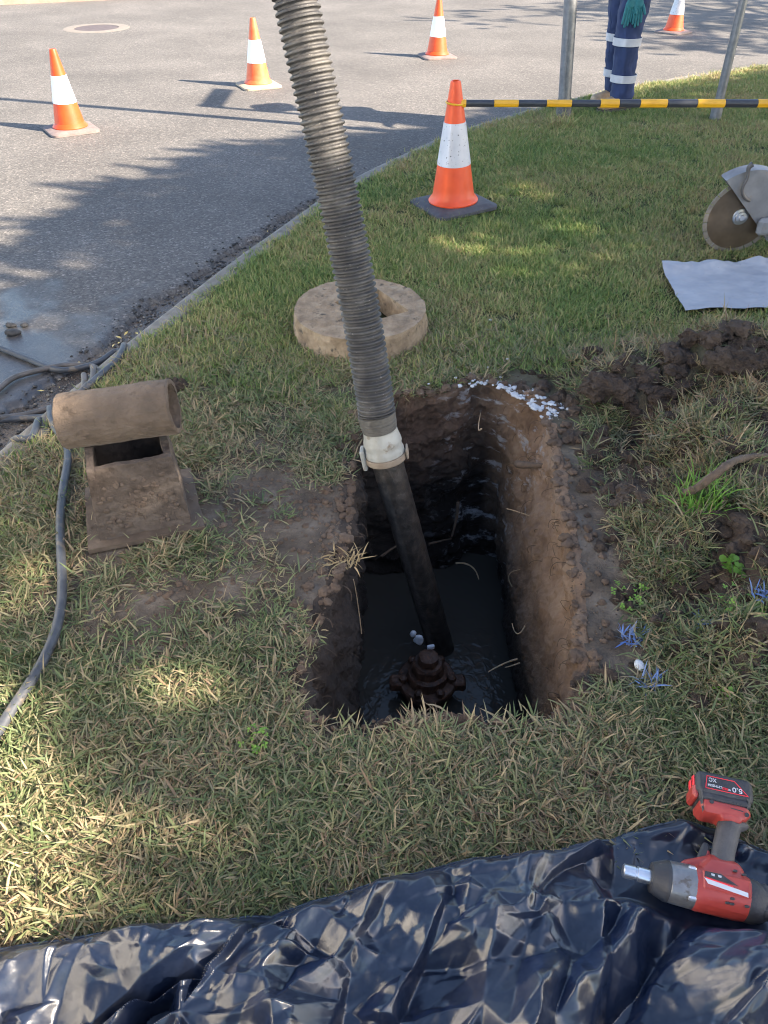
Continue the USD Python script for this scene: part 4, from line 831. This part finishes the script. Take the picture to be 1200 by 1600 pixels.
# ------------------------------------------------------------------ hoses on the ground
def surf(x, y):
    k = float(kd(np.array([x]), np.array([y]))[0])
    if k > .03: return float(lawn_z(x, y)) + .008
    if k > -.1: return float(lawn_z(x, y)) + .006
    return -.147 if k > -.34 else ROAD_Z
def ground_hose(label, pxs, r, m, lift=None, n=150):
    P = []
    for i, (px, py) in enumerate(pxs):
        p = at(px, py, -.06)
        for _ in range(8): z = surf(p[0], p[1]) + r + (lift[i] if lift else 0); p = at(px, py, z)
        P.append(p)
    C = spline(P, n); C[:, 2] = gaussian_filter(C[:, 2], 3)
    for i in range(n): C[i, 2] = max(C[i, 2], surf(C[i, 0], C[i, 1]) + r * .7)
    C[:, 2] = gaussian_filter(C[:, 2], 2)
    return tag(obj('ground_hose', tube(C, r, 14), m, None, smooth=60), label, 'hose')
ground_hose('grey blue hose running down the lawn past the muddy box', [(-60, 1245), (-25, 1185), (10, 1122), (50, 1062), (82, 1000), (96, 940), (96, 880), (94, 820), (99, 760), (106, 715), (101, 690), (84, 666), (62, 654), (30, 655), (-30, 665)], .0125, M['cable'])
ground_hose('long blue grey hose climbing diagonally over the kerb', [(-60, 760), (0, 716), (45, 684), (84, 645), (120, 614), (152, 590), (178, 567), (190, 553), (184, 549), (165, 559), (135, 574), (95, 577), (55, 566), (20, 552), (-30, 530)], .0125, M['cable'], [0] * 15)
ground_hose('dark looped hose lying on the wet gutter, bent back at the kerb', [(-40, 625), (0, 606), (22, 590), (55, 580), (88, 572), (125, 571), (149, 574), (152, 585), (138, 600), (118, 620), (95, 640)], .0115, M['cable_dark'], [.004] * 11)
ground_hose('brown grey hose lying in the gutter left of the cement pipe', [(-60, 655), (0, 653), (40, 648), (70, 640), (100, 628), (130, 622)], .0115, M['cable_dark'])

# ------------------------------------------------------------------ cut-off saw and white sheet
sx_, sy_ = 1.755, 3.83; sz_ = float(lawn_z(sx_, sy_)); cz = .183
sw = thing('cutoff_saw', 'petrol cut-off saw with worn disc and grey guard lying on the lawn', 'saw', (sx_, sy_, sz_), 4, None, 5, -9)
disc = lathe([(0, -.0018), (.160, -.0018), (.160, .0018), (0, .0018)], 96, 'y').apply_translation((0, 0, cz)); b_ = obj('cutting_disc', disc, M['saw_blade'], sw)
rimseg = []
for k in range(24):
    a0, a1 = (k + .06) * 2 * np.pi / 24, (k + .94) * 2 * np.pi / 24; aa = np.linspace(a0, a1, 6)
    poly = sg.Polygon([(r * math.cos(a), r * math.sin(a)) for r, A2 in ((.1602, aa), (.180, aa[::-1])) for a in A2])
    rimseg.append(moved(trimesh.creation.extrude_polygon(poly, .0046, engine='earcut').apply_translation((0, 0, -.0023)), (0, 0, cz), rx=90))
for k, m in enumerate(rimseg): obj('rim_segment', m, M['saw_rim'], b_)
obj('clamp_washer', lathe([(0, -.022), (.012, -.022), (.014, -.016), (.026, -.014), (.028, -.008), (.038, -.006), (.04, -.002), (0, -.0019)], 40, 'y').apply_translation((0, 0, cz)), M['steel'], sw)
circ = sg.Point(0, 0).buffer(.232, 40); nn = np.array((.80, .60)); tt = np.array((-.6, .8))
hp = sg.Polygon([nn * .035 - tt * .5, nn * .035 + tt * .5, nn * .6 + tt * .5, nn * .6 - tt * .5]); gp = circ.intersection(hp)
front = moved(trimesh.creation.extrude_polygon(gp.buffer(-.006).buffer(.006), .006, engine='earcut'), (0, -.024, cz), rx=90)
back = moved(front, (0, .062, 0)); rimw = moved(trimesh.creation.extrude_polygon(gp.difference(sg.Point(0, 0).buffer(.224, 40)), .06, engine='earcut'), (0, .034, cz), rx=90)
obj('blade_guard', rough(join([front, back, rimw]), .001, 30, 1), M['saw_grey'], sw, smooth=30)
obj('guard_lever', tube(spline([(.015, -.035, cz + .09), (-.02, -.04, cz + .12), (-.035, -.045, cz + .165), (-.02, -.045, cz + .215), (-.022, -.045, cz + .255), (-.008, -.045, cz + .268)], 40), np.r_[np.full(30, .007), np.linspace(.007, .013, 10)], 14), M['saw_dark'], sw, smooth=60)
obj('arm', cbox(.40, .04, .085, .015, (.27, -.045, cz - .06), 0, 0, 4), M['saw_grey'], sw)
obj('belt_cover', lathe([(0, 0), (.052, 0), (.056, .008), (.056, .03), (0, .03)], 36, 'y').apply_translation((.36, -.082, cz - .05)), M['saw_dark'], sw)
obj('guard_bolt', lathe([(0, 0), (.008, 0), (.008, .006), (0, .006)], 12, 'y').apply_translation((.10, -.0325, cz - .05)), M['saw_dark'], sw)
obj('engine_housing', union([cbox(.30, .19, .22, .03, (.52, .04, cz - .02)), cbox(.22, .16, .10, .025, (.5, .05, cz + .13))]), M['saw_orange'], sw)
obj('front_handle', tube(spline([(.42, -.10, cz + .0), (.40, -.13, cz + .15), (.42, -.02, cz + .26), (.42, .12, cz + .24), (.44, .18, cz + .05), (.46, .15, cz - .12)], 50), .016, 14), M['saw_dark'], sw, smooth=60)
obj('rear_handle', tube(spline([(.64, .04, cz + .06), (.76, .04, cz + .10), (.86, .04, cz + .02), (.80, .04, cz - .09), (.66, .04, cz - .10)], 40), .02, 14), M['saw_dark'], sw, smooth=60)
obj('support_wheel', lathe([(0, -.02), (.038, -.02), (.042, -.014), (.042, .014), (.038, .02), (0, .02)], 28, 'y').apply_translation((.19, -.06, .045)), M['base_tan'], sw)

def grid_sheet(c, nu, nv, hf):
    """Crumpled sheet over the quad c (four ground points); hf(x, y) is the height above the lawn."""
    u, v = np.meshgrid(np.linspace(0, 1, nu), np.linspace(0, 1, nv), indexing='ij'); c = [np.asarray(q[:2], float) for q in c]
    P = (c[0] * ((1 - u) * (1 - v))[..., None] + c[1] * (u * (1 - v))[..., None] + c[2] * (u * v)[..., None] + c[3] * ((1 - u) * v)[..., None])
    P = P + np.stack([fb2(P[..., 0], P[..., 1], 3.5, 2, 61), fb2(P[..., 0], P[..., 1], 3.5, 2, 62)], -1) * .05
    z = lawn_z(P[..., 0], P[..., 1]) + hf(P[..., 0], P[..., 1], u, v)
    return strip(list(np.concatenate([P, z[..., None]], -1)))
def wsh(x, y, u, v): return .022 + .018 * np.abs(fb2(x * .8 + y * .5, y * 1.6, 6, 3, 71)) * 2 + .03 * np.maximum(0, fb2(x, y, 3.2, 2, 72)) + .035 * sstep(.75, 1, v) * np.clip(.5 + 3 * fb2(x, y, 7, 3, 73), 0, 1.4)
ws = grid_sheet([at(1070, 484, .03), at(1345, 480, .03), at(1330, 398, .05), at(1036, 410, .05)], 150, 70, wsh)
th_ = ws.copy(); th_.vertices[:, 2] -= .012; 
tag(obj('white_sheet', rough(ws, .0, 1, 1), M['white_sheet'], None, smooth=60), 'white plastic sheet spread flat on the lawn before the saw', 'plastic sheet')

# ------------------------------------------------------------------ black plastic film in the foreground
def facet(x, y, sp_a, sp_b, ang, seed, amp):
    """Crumple: heights of scattered points joined by flat facets, longer along ang."""
    rg = np.random.default_rng(seed); c, s = math.cos(ang), math.sin(ang)
    a, b = (x * c + y * s) / sp_a, (-x * s + y * c) / sp_b
    lo, hi = np.array((a.min() - 2, b.min() - 2)), np.array((a.max() + 2, b.max() + 2))
    n = int(np.prod(hi - lo)); P = rg.uniform(lo, hi, (n, 2))
    return LinearNDInterpolator(Delaunay(P), rg.normal(0, 1, n) * amp)(np.stack([a, b], -1))
nu, nv = 900, 400
uu, vv = np.meshgrid(np.linspace(-1.25, 1.25, nu), np.linspace(0, 1, nv), indexing='ij')
ye = np.interp(uu, SHEET_EDGE[:, 0], SHEET_EDGE[:, 1]); ye = ye + .012 * fb2(uu, 0 * uu, 9, 3, 5) + .006 * fb2(uu, 0 * uu, 30, 2, 6)
fx, fy = uu, ye - vv * (ye - .12)
A_ = math.radians(38)
wx_, wy_ = fx + .05 * fb2(fx, fy, 6, 2, 81), fy + .05 * fb2(fx, fy, 6, 2, 82)
h1 = facet(wx_, wy_, .22, .080, A_, 3, .036); h2 = facet(wx_, wy_, .095, .042, A_ + .5, 8, .0165); h3 = facet(wx_, wy_, .045, .022, A_ - .6, 12, .0058); h4 = facet(wx_, wy_, .22, .12, A_ - .9, 19, .022); h5 = facet(wx_, wy_, .022, .012, A_ + .2, 27, .0012)
sab = lambda a: np.sqrt(a * a + .0015 ** 2)
h = .060 - sab(h1) * 1.1 + sab(h4) * .9 + h2 + h3 + h5
h = gaussian_filter(h, (.8, .8))
ed = vv * (ye - .12)
h = .020 + h * sstep(.0, .05, ed) * 1.0 + .018 * sstep(0, .03, ed) * (1 - sstep(.03, .12, ed))
def bump_(px, py, z, sx, sy): p = at(px, py, z * .6); return z * np.exp(-((fx - p[0]) / sx) ** 2 - ((fy - p[1]) / sy) ** 2)
h = h + bump_(985, 1325, .055, .06, .045) * sstep(.0, .05, ed) + bump_(1165, 1545, .075, .13, .05) + bump_(700, 1450, .03, .12, .06) + bump_(900, 1560, .02, .1, .05)
tool_c = np.array((.587, .638))
TX = np.array((math.cos(math.radians(-13.6)), math.sin(math.radians(-13.6)))); TY = np.array((-TX[1], TX[0]))
la = (fx - tool_c[0]) * TX[0] + (fy - tool_c[1]) * TX[1]; lb = (fx - tool_c[0]) * TY[0] + (fy - tool_c[1]) * TY[1]
tool_m = (1 - sstep(.0, .05, np.maximum(np.abs(la + .03) - .135, np.abs(lb - .02) - .055)))
h = h * (1 - tool_m) + (.012 + .15 * np.clip(h, 0, .06)) * tool_m
h = np.maximum(h, .006)
ox = gaussian_filter(facet(fx, fy, .12, .07, A_, 31, .010), 1.2); oy = gaussian_filter(facet(fx, fy, .12, .05, A_, 33, .010), 1.2)
ex = sstep(.0, .06, ed)
gz = lawn_z(fx, fy)
film = strip(list(np.stack([fx + .35 * ox * ex, fy + .35 * oy * ex, gz + h], -1)))
tag(obj('plastic_film', film, M['film'], None, smooth=32), 'crumpled glossy black plastic film spread across the foreground grass', 'plastic film')

# ------------------------------------------------------------------ impact wrench lying on the film
tz = float(lawn_z(*tool_c)) + .058
iw = thing('impact_wrench', 'red and black cordless impact wrench lying on the black film', 'impact wrench', (tool_c[0], tool_c[1], tz), -13.6, None, 6, 2)
UsdGeom.Xformable(iw).AddScaleOp().Set((.95, .95, .95))
def blob(ms, fine=.006, it=4):
    m = TM(union(ms).refine_to_length(fine)); trimesh.smoothing.filter_taubin(m, iterations=it); return m
nose = obj('socket', lathe([(0, -.168), (.0105, -.168), (.0128, -.166), (.0132, -.146), (.0118, -.145), (.0118, -.142), (.0138, -.141), (.0138, -.117), (0, -.117)], 32, 'x'), M['steel'], iw)
obj('nose_ring', lathe([(0, -.118), (.022, -.118), (.027, -.116), (.036, -.094), (.0372, -.090), (.0372, -.086), (0, -.086)], 40, 'x'), M['toolblack'], iw)
obj('gearcase', rough(lathe([(0, -.0865), (.0355, -.0865), (.0368, -.084), (.0385, -.05), (.0385, -.04), (0, -.04)], 48, 'x'), .0007, 60, 3, .008), M['gear'], iw, smooth=50)
for s in (-.8, .9, 2.5): obj('gearcase_screw', cbox(.016, .010, .010, .003, (-.047, .036 * math.cos(s), .036 * math.sin(s)), 0, math.degrees(s)), M['steel'], iw)
hs = sg.box(-.046, -.041, .062, .041).buffer(-.012).buffer(.012)
def slabz(poly, z0, z1): return trimesh.creation.extrude_polygon(poly, z1 - z0, engine='earcut').apply_translation((0, 0, z0))
hous = [capsule((-.030, 0, 0), (.050, .001, 0), .0405, .0395), hull(cbox(.10, .07, .062, .012, (.008, .0, 0)), cbox(.07, .03, .05, .01, (.015, .046, 0))), hull(ball((-.045, .038, 0), .012), ball((.0, .05, 0), .02))]
hm = blob(hous, .006, 3); hm = hm.slice_plane((-.046, 0, 0), (1, 0, 0), cap=True, engine='earcut') if False else hm
obj('motor_housing', hm, M['red'], iw, smooth=40)
obj('rear_cap', blob([capsule((.060, 0, 0), (.082, 0, 0), .0395, .030), cbox(.02, .06, .06, .008, (.085, 0, 0))], .007, 2), M['toolblack'], iw, smooth=40)
for k, (xx, yy) in enumerate(((.012, -.026), (.020, -.018), (.02, -.026), (.046, -.024), (.030, .036), (.046, .033))):
    obj('vent_slot', cbox(.008, .0045, .004, .0012, (xx, yy, .0310 + (.004 if abs(yy) < .02 else 0)), 10), M['toolblack'], iw)
# side badge: dark wedge over a white and red band, raised on the housing
def plate(pts, z, th, m, name): return obj(name, trimesh.creation.extrude_polygon(sg.Polygon(pts), th, engine='earcut').apply_translation((0, 0, z)), m, iw)
zt = .0408
obj('badge_carrier', cbox(.084, .034, .006, .0028, (.010, .004, zt - .002)), M['red'], iw)
plate([(-.028, .018), (.0, .019), (.030, .004), (-.030, .008)], zt + .0011, .0006, M['toolblack'], 'badge')
plate([(-.030, .0055), (.046, -.004), (.046, -.012), (-.024, -.004)], zt + .0011, .0006, M['print_white'], 'stripe_white')
plate([(-.028, .0072), (.02, .0015), (.02, -.0005), (-.026, .0045)], zt + .0018, .0005, M['red_label'], 'stripe_red')
for xx in (-.018, -.006): plate([(xx, .016), (xx + .007, .0155), (xx + .006, .0115), (xx + .001, .012)], zt + .0018, .0004, M['print_grey'], 'badge_mark')
grip = blob([hull(ball((.012, .045, 0), (.024, .02, .020)), ball((.022, .085, 0), (.0215, .02, .0185))), hull(ball((.022, .085, 0), (.0215, .02, .0185)), ball((.036, .138, 0), (.023, .014, .0195))), hull(ball((.036, .136, 0), (.023, .012, .0195)), ball((.055, .142, 0), (.018, .008, .016)))], .005, 5)
obj('grip', grip, M['toolgrip'], iw, smooth=60)
obj('trigger', blob([hull(ball((-.020, .058, 0), (.010, .008, .008)), ball((-.012, .082, 0), (.008, .010, .008)))], .004, 3), M['toolblack'], iw, smooth=60)
obj('trigger_guard', tube(spline([(-.055, .036, 0), (-.040, .046, 0), (-.026, .050, 0), (-.014, .060, 0), (-.012, .074, 0)], 20), .0075, 10), M['red'], iw, smooth=60)
fx0 = .022
foot = blob([cbox(.098, .030, .064, .010, (fx0, .160, 0)), cbox(.05, .02, .052, .008, (fx0 + .012, .148, 0))], .006, 2)
obj('handle_foot', foot, M['red'], iw, smooth=40)
for xx, yy in ((-.006, .163), (.060, .152)): obj('foot_screw', lathe([(0, .0), (.0042, 0), (.0042, .003), (0, .003)], 14).apply_translation((xx, yy, .0305)), M['toolblack'], iw)
for k in range(3): obj('gauge_light', cbox(.003, .003, .003, .0008, (.036 + .008 * k, .171, .0315)), M['toolblack'], iw)
obj('bit_slot', cbox(.024, .002, .003, .0005, (.042, .158, .0312), -4), M['toolblack'], iw)
bt = obj('battery', blob([cbox(.112, .052, .072, .009, (fx0, .203, 0)), cbox(.100, .02, .066, .006, (fx0, .176, 0))], .006, 1), M['toolblack'], iw, smooth=35)
obj('release_button', cbox(.014, .028, .052, .005, (-.032, .186, .0), 0), M['red'], bt)
obj('end_stripe', cbox(.004, .030, .012, .0015, (-.0345, .205, .016), 0), M['red_label'], bt); obj('end_stripe', cbox(.004, .030, .012, .0015, (-.0345, .205, -.006), 0), M['red_label'], bt)
fr = [(-.018, .188), (-.014, .216), (.040, .216), (.066, .188)]
out = sg.Polygon(fr); obj('label_frame', slabz(out.difference(out.buffer(-.0013)), .0362, .0368), M['red_label'], bt)
def words(txt, h, cx, cy, z, m, name, bold=True):
    t_ = meshkit.text_mesh(txt, h, .0005, bold); t_.apply_translation((-t_.bounds.mean(0)[0], -t_.bounds.mean(0)[1], 0)); obj(name, moved(t_, (cx, cy, z), 180), m, bt)
words('5.0', .0095, .044, .1965, .0364, M['print_white'], 'number_print'); words('Ah', .0035, .029, .194, .0364, M['print_white'], 'unit_print')
words('LITHIUM', .0046, .001, .196, .0364, M['print_white'], 'word_print'); words('RED', .0046, .0205, .1945, .0364, M['red_label'], 'word_print')
words('XC', .008, -.003, .208, .0364, M['print_grey'], 'mark_print')

# ------------------------------------------------------------------ small plants and painted grass
def plant(label, px, py, n, rad, L, w, tilt, m, seed, group=None, name='grass_clump', cat='grass clump', dz=-.004):
    p = hz(px, py, 0); t = obj(name, tuft(seed, n, rad, L, w, tilt), m, None, smooth=False); toned(t, tuft(seed, n, rad, L, w, tilt), seed); UsdGeom.Xformable(t).AddTranslateOp().Set(tuple(map(float, p + np.array((0, 0, dz))))); return tag(t, label, cat, group)
plant('bright green grass clump growing out of the dug earth below the root', 1095, 800, 120, .065, (.06, .16), (.003, .006), (.1, 1.0), M['grass_fresh'], 501, None, 'grass_clump', 'grass clump', .015)
plant('dry straw coloured clump hanging over the left pit edge', 540, 872, 60, .045, (.03, .06), (.003, .005), (.7, 1.45), M['grass_straw'], 502)
plant('dark grass clump round the foot of the thicker post', 876, 196, 160, .11, (.05, .14), (.003, .006), (.05, .7), M['grass_green'], 503)
plant('pale yellow green grass clump on the spoil between root and pit', 1040, 850, 60, .07, (.05, .10), (.003, .005), (.4, 1.3), M['grass_worn'], 504)
plant('loose grass clump lying under the thick root at the right', 1170, 790, 60, .06, (.05, .12), (.003, .005), (.3, 1.2), M['grass_worn'], 505)
def seedling(label, px, py, n, rad, s, seed):
    rg = np.random.default_rng(seed); t = thing('clover', label, 'clover', hz(px, py, 0))
    for _ in range(n):
        V, F = [], []
        r, a = rad * math.sqrt(rg.random()), rg.random() * 6.28; c = np.array((r * math.cos(a), r * math.sin(a), .012 + .025 * rg.random()))
        q = s * rg.uniform(.7, 1.2); R = trimesh.transformations.euler_matrix(rg.normal(0, .4), rg.normal(0, .4), rg.random() * 6.28)[:3, :3]
        for k in range(3):
            b = k * 2.094; poly = np.array([(0, 0, 0), *[(q * (.75 + .5 * math.cos(t)) * math.cos(b) - q * .5 * math.sin(t) * math.sin(b), q * (.75 + .5 * math.cos(t)) * math.sin(b) + q * .5 * math.sin(t) * math.cos(b), .1 * q) for t in np.linspace(-2.2, 2.2, 6)]]) @ R.T + c
            F += [(len(V), len(V) + i, len(V) + i + 1) for i in range(1, 6)]; V += list(poly)
        obj('leaf', trimesh.Trimesh(np.array(V), np.array(F), process=False), M['clover'], t, smooth=False)
seedling('largest round leaved clover, yellow green, near the right picture edge', 1143, 894, 9, .024, .017, 3); seedling('fine bright clover patch just right of the pit\'s bare edge', 985, 940, 26, .05, .006, 4)
seedling('small green clover in the trampled grass left of the pit\'s near corner', 395, 1163, 18, .035, .006, 5); seedling('two leafed pale seedlings on bare soil near the lower right', 1125, 1090, 8, .035, .010, 6)
seedling('green clover spots among grass at the right, below the round leaved one', 1160, 950, 22, .06, .006, 7)
for px, py, n, r, lab in [(985, 1000, 34, .03, 'blue painted grass blades left of centre in the spoil'), (1013, 1070, 30, .022, 'brightest blue paint mark, below the white pebble'), (1190, 932, 26, .025, 'blue painted grass at the right edge beside the round clover'), (1095, 978, 12, .012, 'tiny blue paint fleck in mid spoil grass'), (1160, 556, 60, .07, 'blue painted grass at the back right of the dug earth'), (1065, 566, 34, .05, 'blue painted grass at the back of the dug earth, above its clods')]:
    plant(lab, px, py, n, r, (.025, .055), (.003, .005), (.4, 1.35), M['grass_blue'], 600 + px, None, 'blue_paint_mark', 'paint mark', .004)

# ------------------------------------------------------------------ outside the picture: the tree that shades the lawn, a second one, the suction truck
SH = [at(*q)[:2] for q in ((-60, 830, -.1), (25, 560, -.12), (30, 470, -.12), (62, 418, -.12), (95, 372, -.12), (138, 322, -.12), (215, 286, -.12), (300, 258, -.12), (390, 232, -.12), (480, 214, -.12), (620, 208, -.12), (715, 200, -.12), (790, 182, -.12), (850, 162, -.12), (905, 157, -.1), (960, 160, 0), (1040, 146, .03), (1120, 132, .04), (1210, 112, .04), (1330, 95, 0))]
SH += [np.array(q) for q in ((6.6, 6.5), (6.2, 1.0), (4.0, -1.2), (1.0, -1.3), (-.6, -.6))] + [at(*q)[:2] for q in ((120, 1490, 0), (150, 1395, 0), (185, 1320, 0), (190, 1240, 0), (105, 1175, 0), (0, 1110, 0), (-90, 980, 0))]
SHP = sg.Polygon(SH).buffer(0)
GAPS = [(*(at(862, 395)[:2] + np.array((-.22, 0))), .82, .66, .985), (*(at(800, 285)[:2] + np.array((-.1, .05))), .75, .42, .98), (*(at(165, 1087)[:2] + np.array((.25, 0))), .2, .1, .97), (*at(770, 165, -.12)[:2], .35, .18, .6)]
def tree(name, label, poly, trunk_xy, hr, nspray, seed, tips=True, gaps=()):
    rg = np.random.default_rng(seed); K = 1 / math.tan(SUN_EL)
    x0, y0, x1, y1 = poly.bounds; V, F = [], []; cl = []
    inner = poly.buffer(-.12); shapely.prepare(inner)
    bd = poly.boundary
    def leafset(c, d, n, ln, spear=False):   # a spray: leaflets along a drooping stem
        d = d / np.linalg.norm(d); sd = np.array((-d[1], d[0], 0)); sd /= np.linalg.norm(sd) + 1e-9
        t = np.arange(n) / n; b = c + d * (ln * t)[:, None]; b[:, 2] -= .18 * t * t * ln; s = np.where(np.arange(n) % 2, 1., -1.)
        q = d * (1.0 if spear else .75) + sd * (s * ((.30 - .22 * t) if spear else (.75 - .45 * t)))[:, None]; q[:, 2] += rg.normal(-.1, .1 if spear else .3, n); q /= np.linalg.norm(q, axis=1, keepdims=True)
        L2 = (rg.uniform(.16, .28, n) * (1.1 - .5 * t))[:, None]; r = rg.normal(0, 1, (n, 3)); w = np.stack([q[:, 1] * r[:, 2] - q[:, 2] * r[:, 1], q[:, 2] * r[:, 0] - q[:, 0] * r[:, 2], q[:, 0] * r[:, 1] - q[:, 1] * r[:, 0]], 1)
        w = w / np.linalg.norm(w, axis=1, keepdims=True) * rg.uniform(.020, .034, (n, 1)); o = 4 * np.arange(n) + sum(map(len, V))
        F.append(np.vstack([np.stack([o, o + 1, o + 2], 1), np.stack([o, o + 2, o + 3], 1)])); V.append(np.stack([b, b + q * L2 * .45 + w, b + q * L2, b + q * L2 * .45 - w], 1).reshape(-1, 3))
    n = 0
    while n < nspray:
        p = np.array((rg.uniform(x0, x1), rg.uniform(y0, y1)))
        if not inner.contains(sg.Point(p)): continue
        if any(((p[0] - gx_) / rx) ** 2 + ((p[1] - gy_) / ry) ** 2 < 1 and rg.random() < k for gx_, gy_, rx, ry, k in gaps): continue
        n += 1
        hgt = rg.uniform(*hr); c = np.array((p[0] + SUN_H[0] * hgt * K, p[1] + SUN_H[1] * hgt * K, hgt)); cl.append(c)
        dd = bd.project(sg.Point(p)); q = np.array(bd.interpolate(dd).coords[0]); edge_d = np.linalg.norm(q - p)
        a = rg.random() * 6.28; d = np.array((math.cos(a), math.sin(a), rg.normal(-.1, .15)))
        if edge_d < .5: d = np.array((-1 + rg.normal(0, .08), .25 + rg.normal(0, .10), -.1)); leafset(c, d, 22, rg.uniform(.5, 1.0) if (p[1] > 3.7 and rg.random() < .35) else rg.uniform(.15, .3), True); continue
        leafset(c, d, 26, rg.uniform(.5, .9))
    cl = np.array(cl); tx = np.array(trunk_xy)
    t = thing(name, label, 'tree', (0, 0, 0))
    topc = cl.mean(0); trunk = spline([(tx[0], tx[1], -.3), (tx[0] * .96 + topc[0] * .04, tx[1] * .96 + topc[1] * .04, 1.5), (tx[0] * .8 + topc[0] * .2, tx[1] * .8 + topc[1] * .2, 3.2), (topc[0], topc[1], topc[2] + .8)], 30)
    obj('trunk', rough(tube(trunk, np.linspace(.24, .06, 30), 14), .03, 3, 2), M['bark'], t, smooth=60)
    for k in range(18):
        e = cl[rg.integers(len(cl))]; s0 = trunk[rg.integers(14, 27)]
        obj('limb', tube(spline([s0, (s0 + e) / 2 + np.array((0, 0, .3)), e], 12), np.linspace(.06, .012, 12), 7), M['bark'], t, smooth=60)
    obj('crown', trimesh.Trimesh(np.vstack(V), np.vstack(F), process=False), M['tree_leaf'], t, smooth=False)
tree('shade_tree', 'leafy tree right of the picture that shades the lawn', SHP, (8.4, -.3), (4.6, 6.4), 6800, 5, True, GAPS)
SH2 = sg.Polygon([at(1000, 75, -.12)[:2], at(960, 30, -.12)[:2], at(850, 22, -.12)[:2], at(800, 45, -.12)[:2], at(700, 30, -.12)[:2], at(820, 12, -.12)[:2], at(1000, -5, -.12)[:2], at(1250, -30, -.12)[:2], at(1500, 20, -.12)[:2], at(1250, 85, -.12)[:2], at(1120, 90, -.12)[:2]]).buffer(0)
tree('street_tree', 'second tree far right of the picture that dapples the road', SH2.buffer(.25), (13.2, 9.6), (4.8, 6.2), 420, 9)
tk_ = thing('suction_truck', 'white suction truck parked on the road left of the picture', 'truck', (-3.72, -1.7, ROAD_Z), 90)
obj('tank', lathe([(0, -2.6), (.6, -2.58), (1.0, -2.4), (1.06, -2.2), (1.06, 2.2), (1.0, 2.4), (.6, 2.58), (0, 2.6)], 40, 'x').apply_translation((-.2, 0, 2.05)), M['truckwhite'], tk_, smooth=40)
obj('body_skirt', cbox(5.0, 2.3, .75, .05, (-.2, 0, .95)), M['truckwhite'], tk_); obj('chassis', cbox(7.2, .9, .22, .03, (.8, 0, .52)), M['truckgrey'], tk_)
cb = obj('cab', hull(cbox(1.9, 2.35, 1.0, .08, (3.6, 0, 1.1)), cbox(1.6, 2.2, 1.1, .12, (3.5, 0, 2.1))), M['truckwhite'], tk_)
obj('windscreen', cbox(.03, 2.0, .75, .01, (4.47, 0, 2.1), 0, 0, -7), M['glass'], cb)
for s in (-1, 1): obj('side_window', cbox(.9, .02, .65, .008, (3.6, s * 1.165, 2.05)), M['glass'], cb)
for x in (-2.0, -.9, 3.4):
    for s in (-1, 1):
        w = obj('wheel', lathe([(.28, -.14), (.46, -.14), (.5, -.1), (.5, .1), (.46, .14), (.28, .14), (.28, -.14)], 32, 'y').apply_translation((x, s * .95, .5)), M['tyre'], tk_); obj('rim', lathe([(0, -.1), (.28, -.12), (.28, .12), (0, .1)], 24, 'y').apply_translation((x, s * .95, .5)), M['truckgrey'], w)
obj('boom', tube(spline([(1.3, 0, 3.1), (1.35, -.4, 3.2), (1.4, -1.0, 3.0)], 12), .09, 14), M['truckgrey'], tk_)
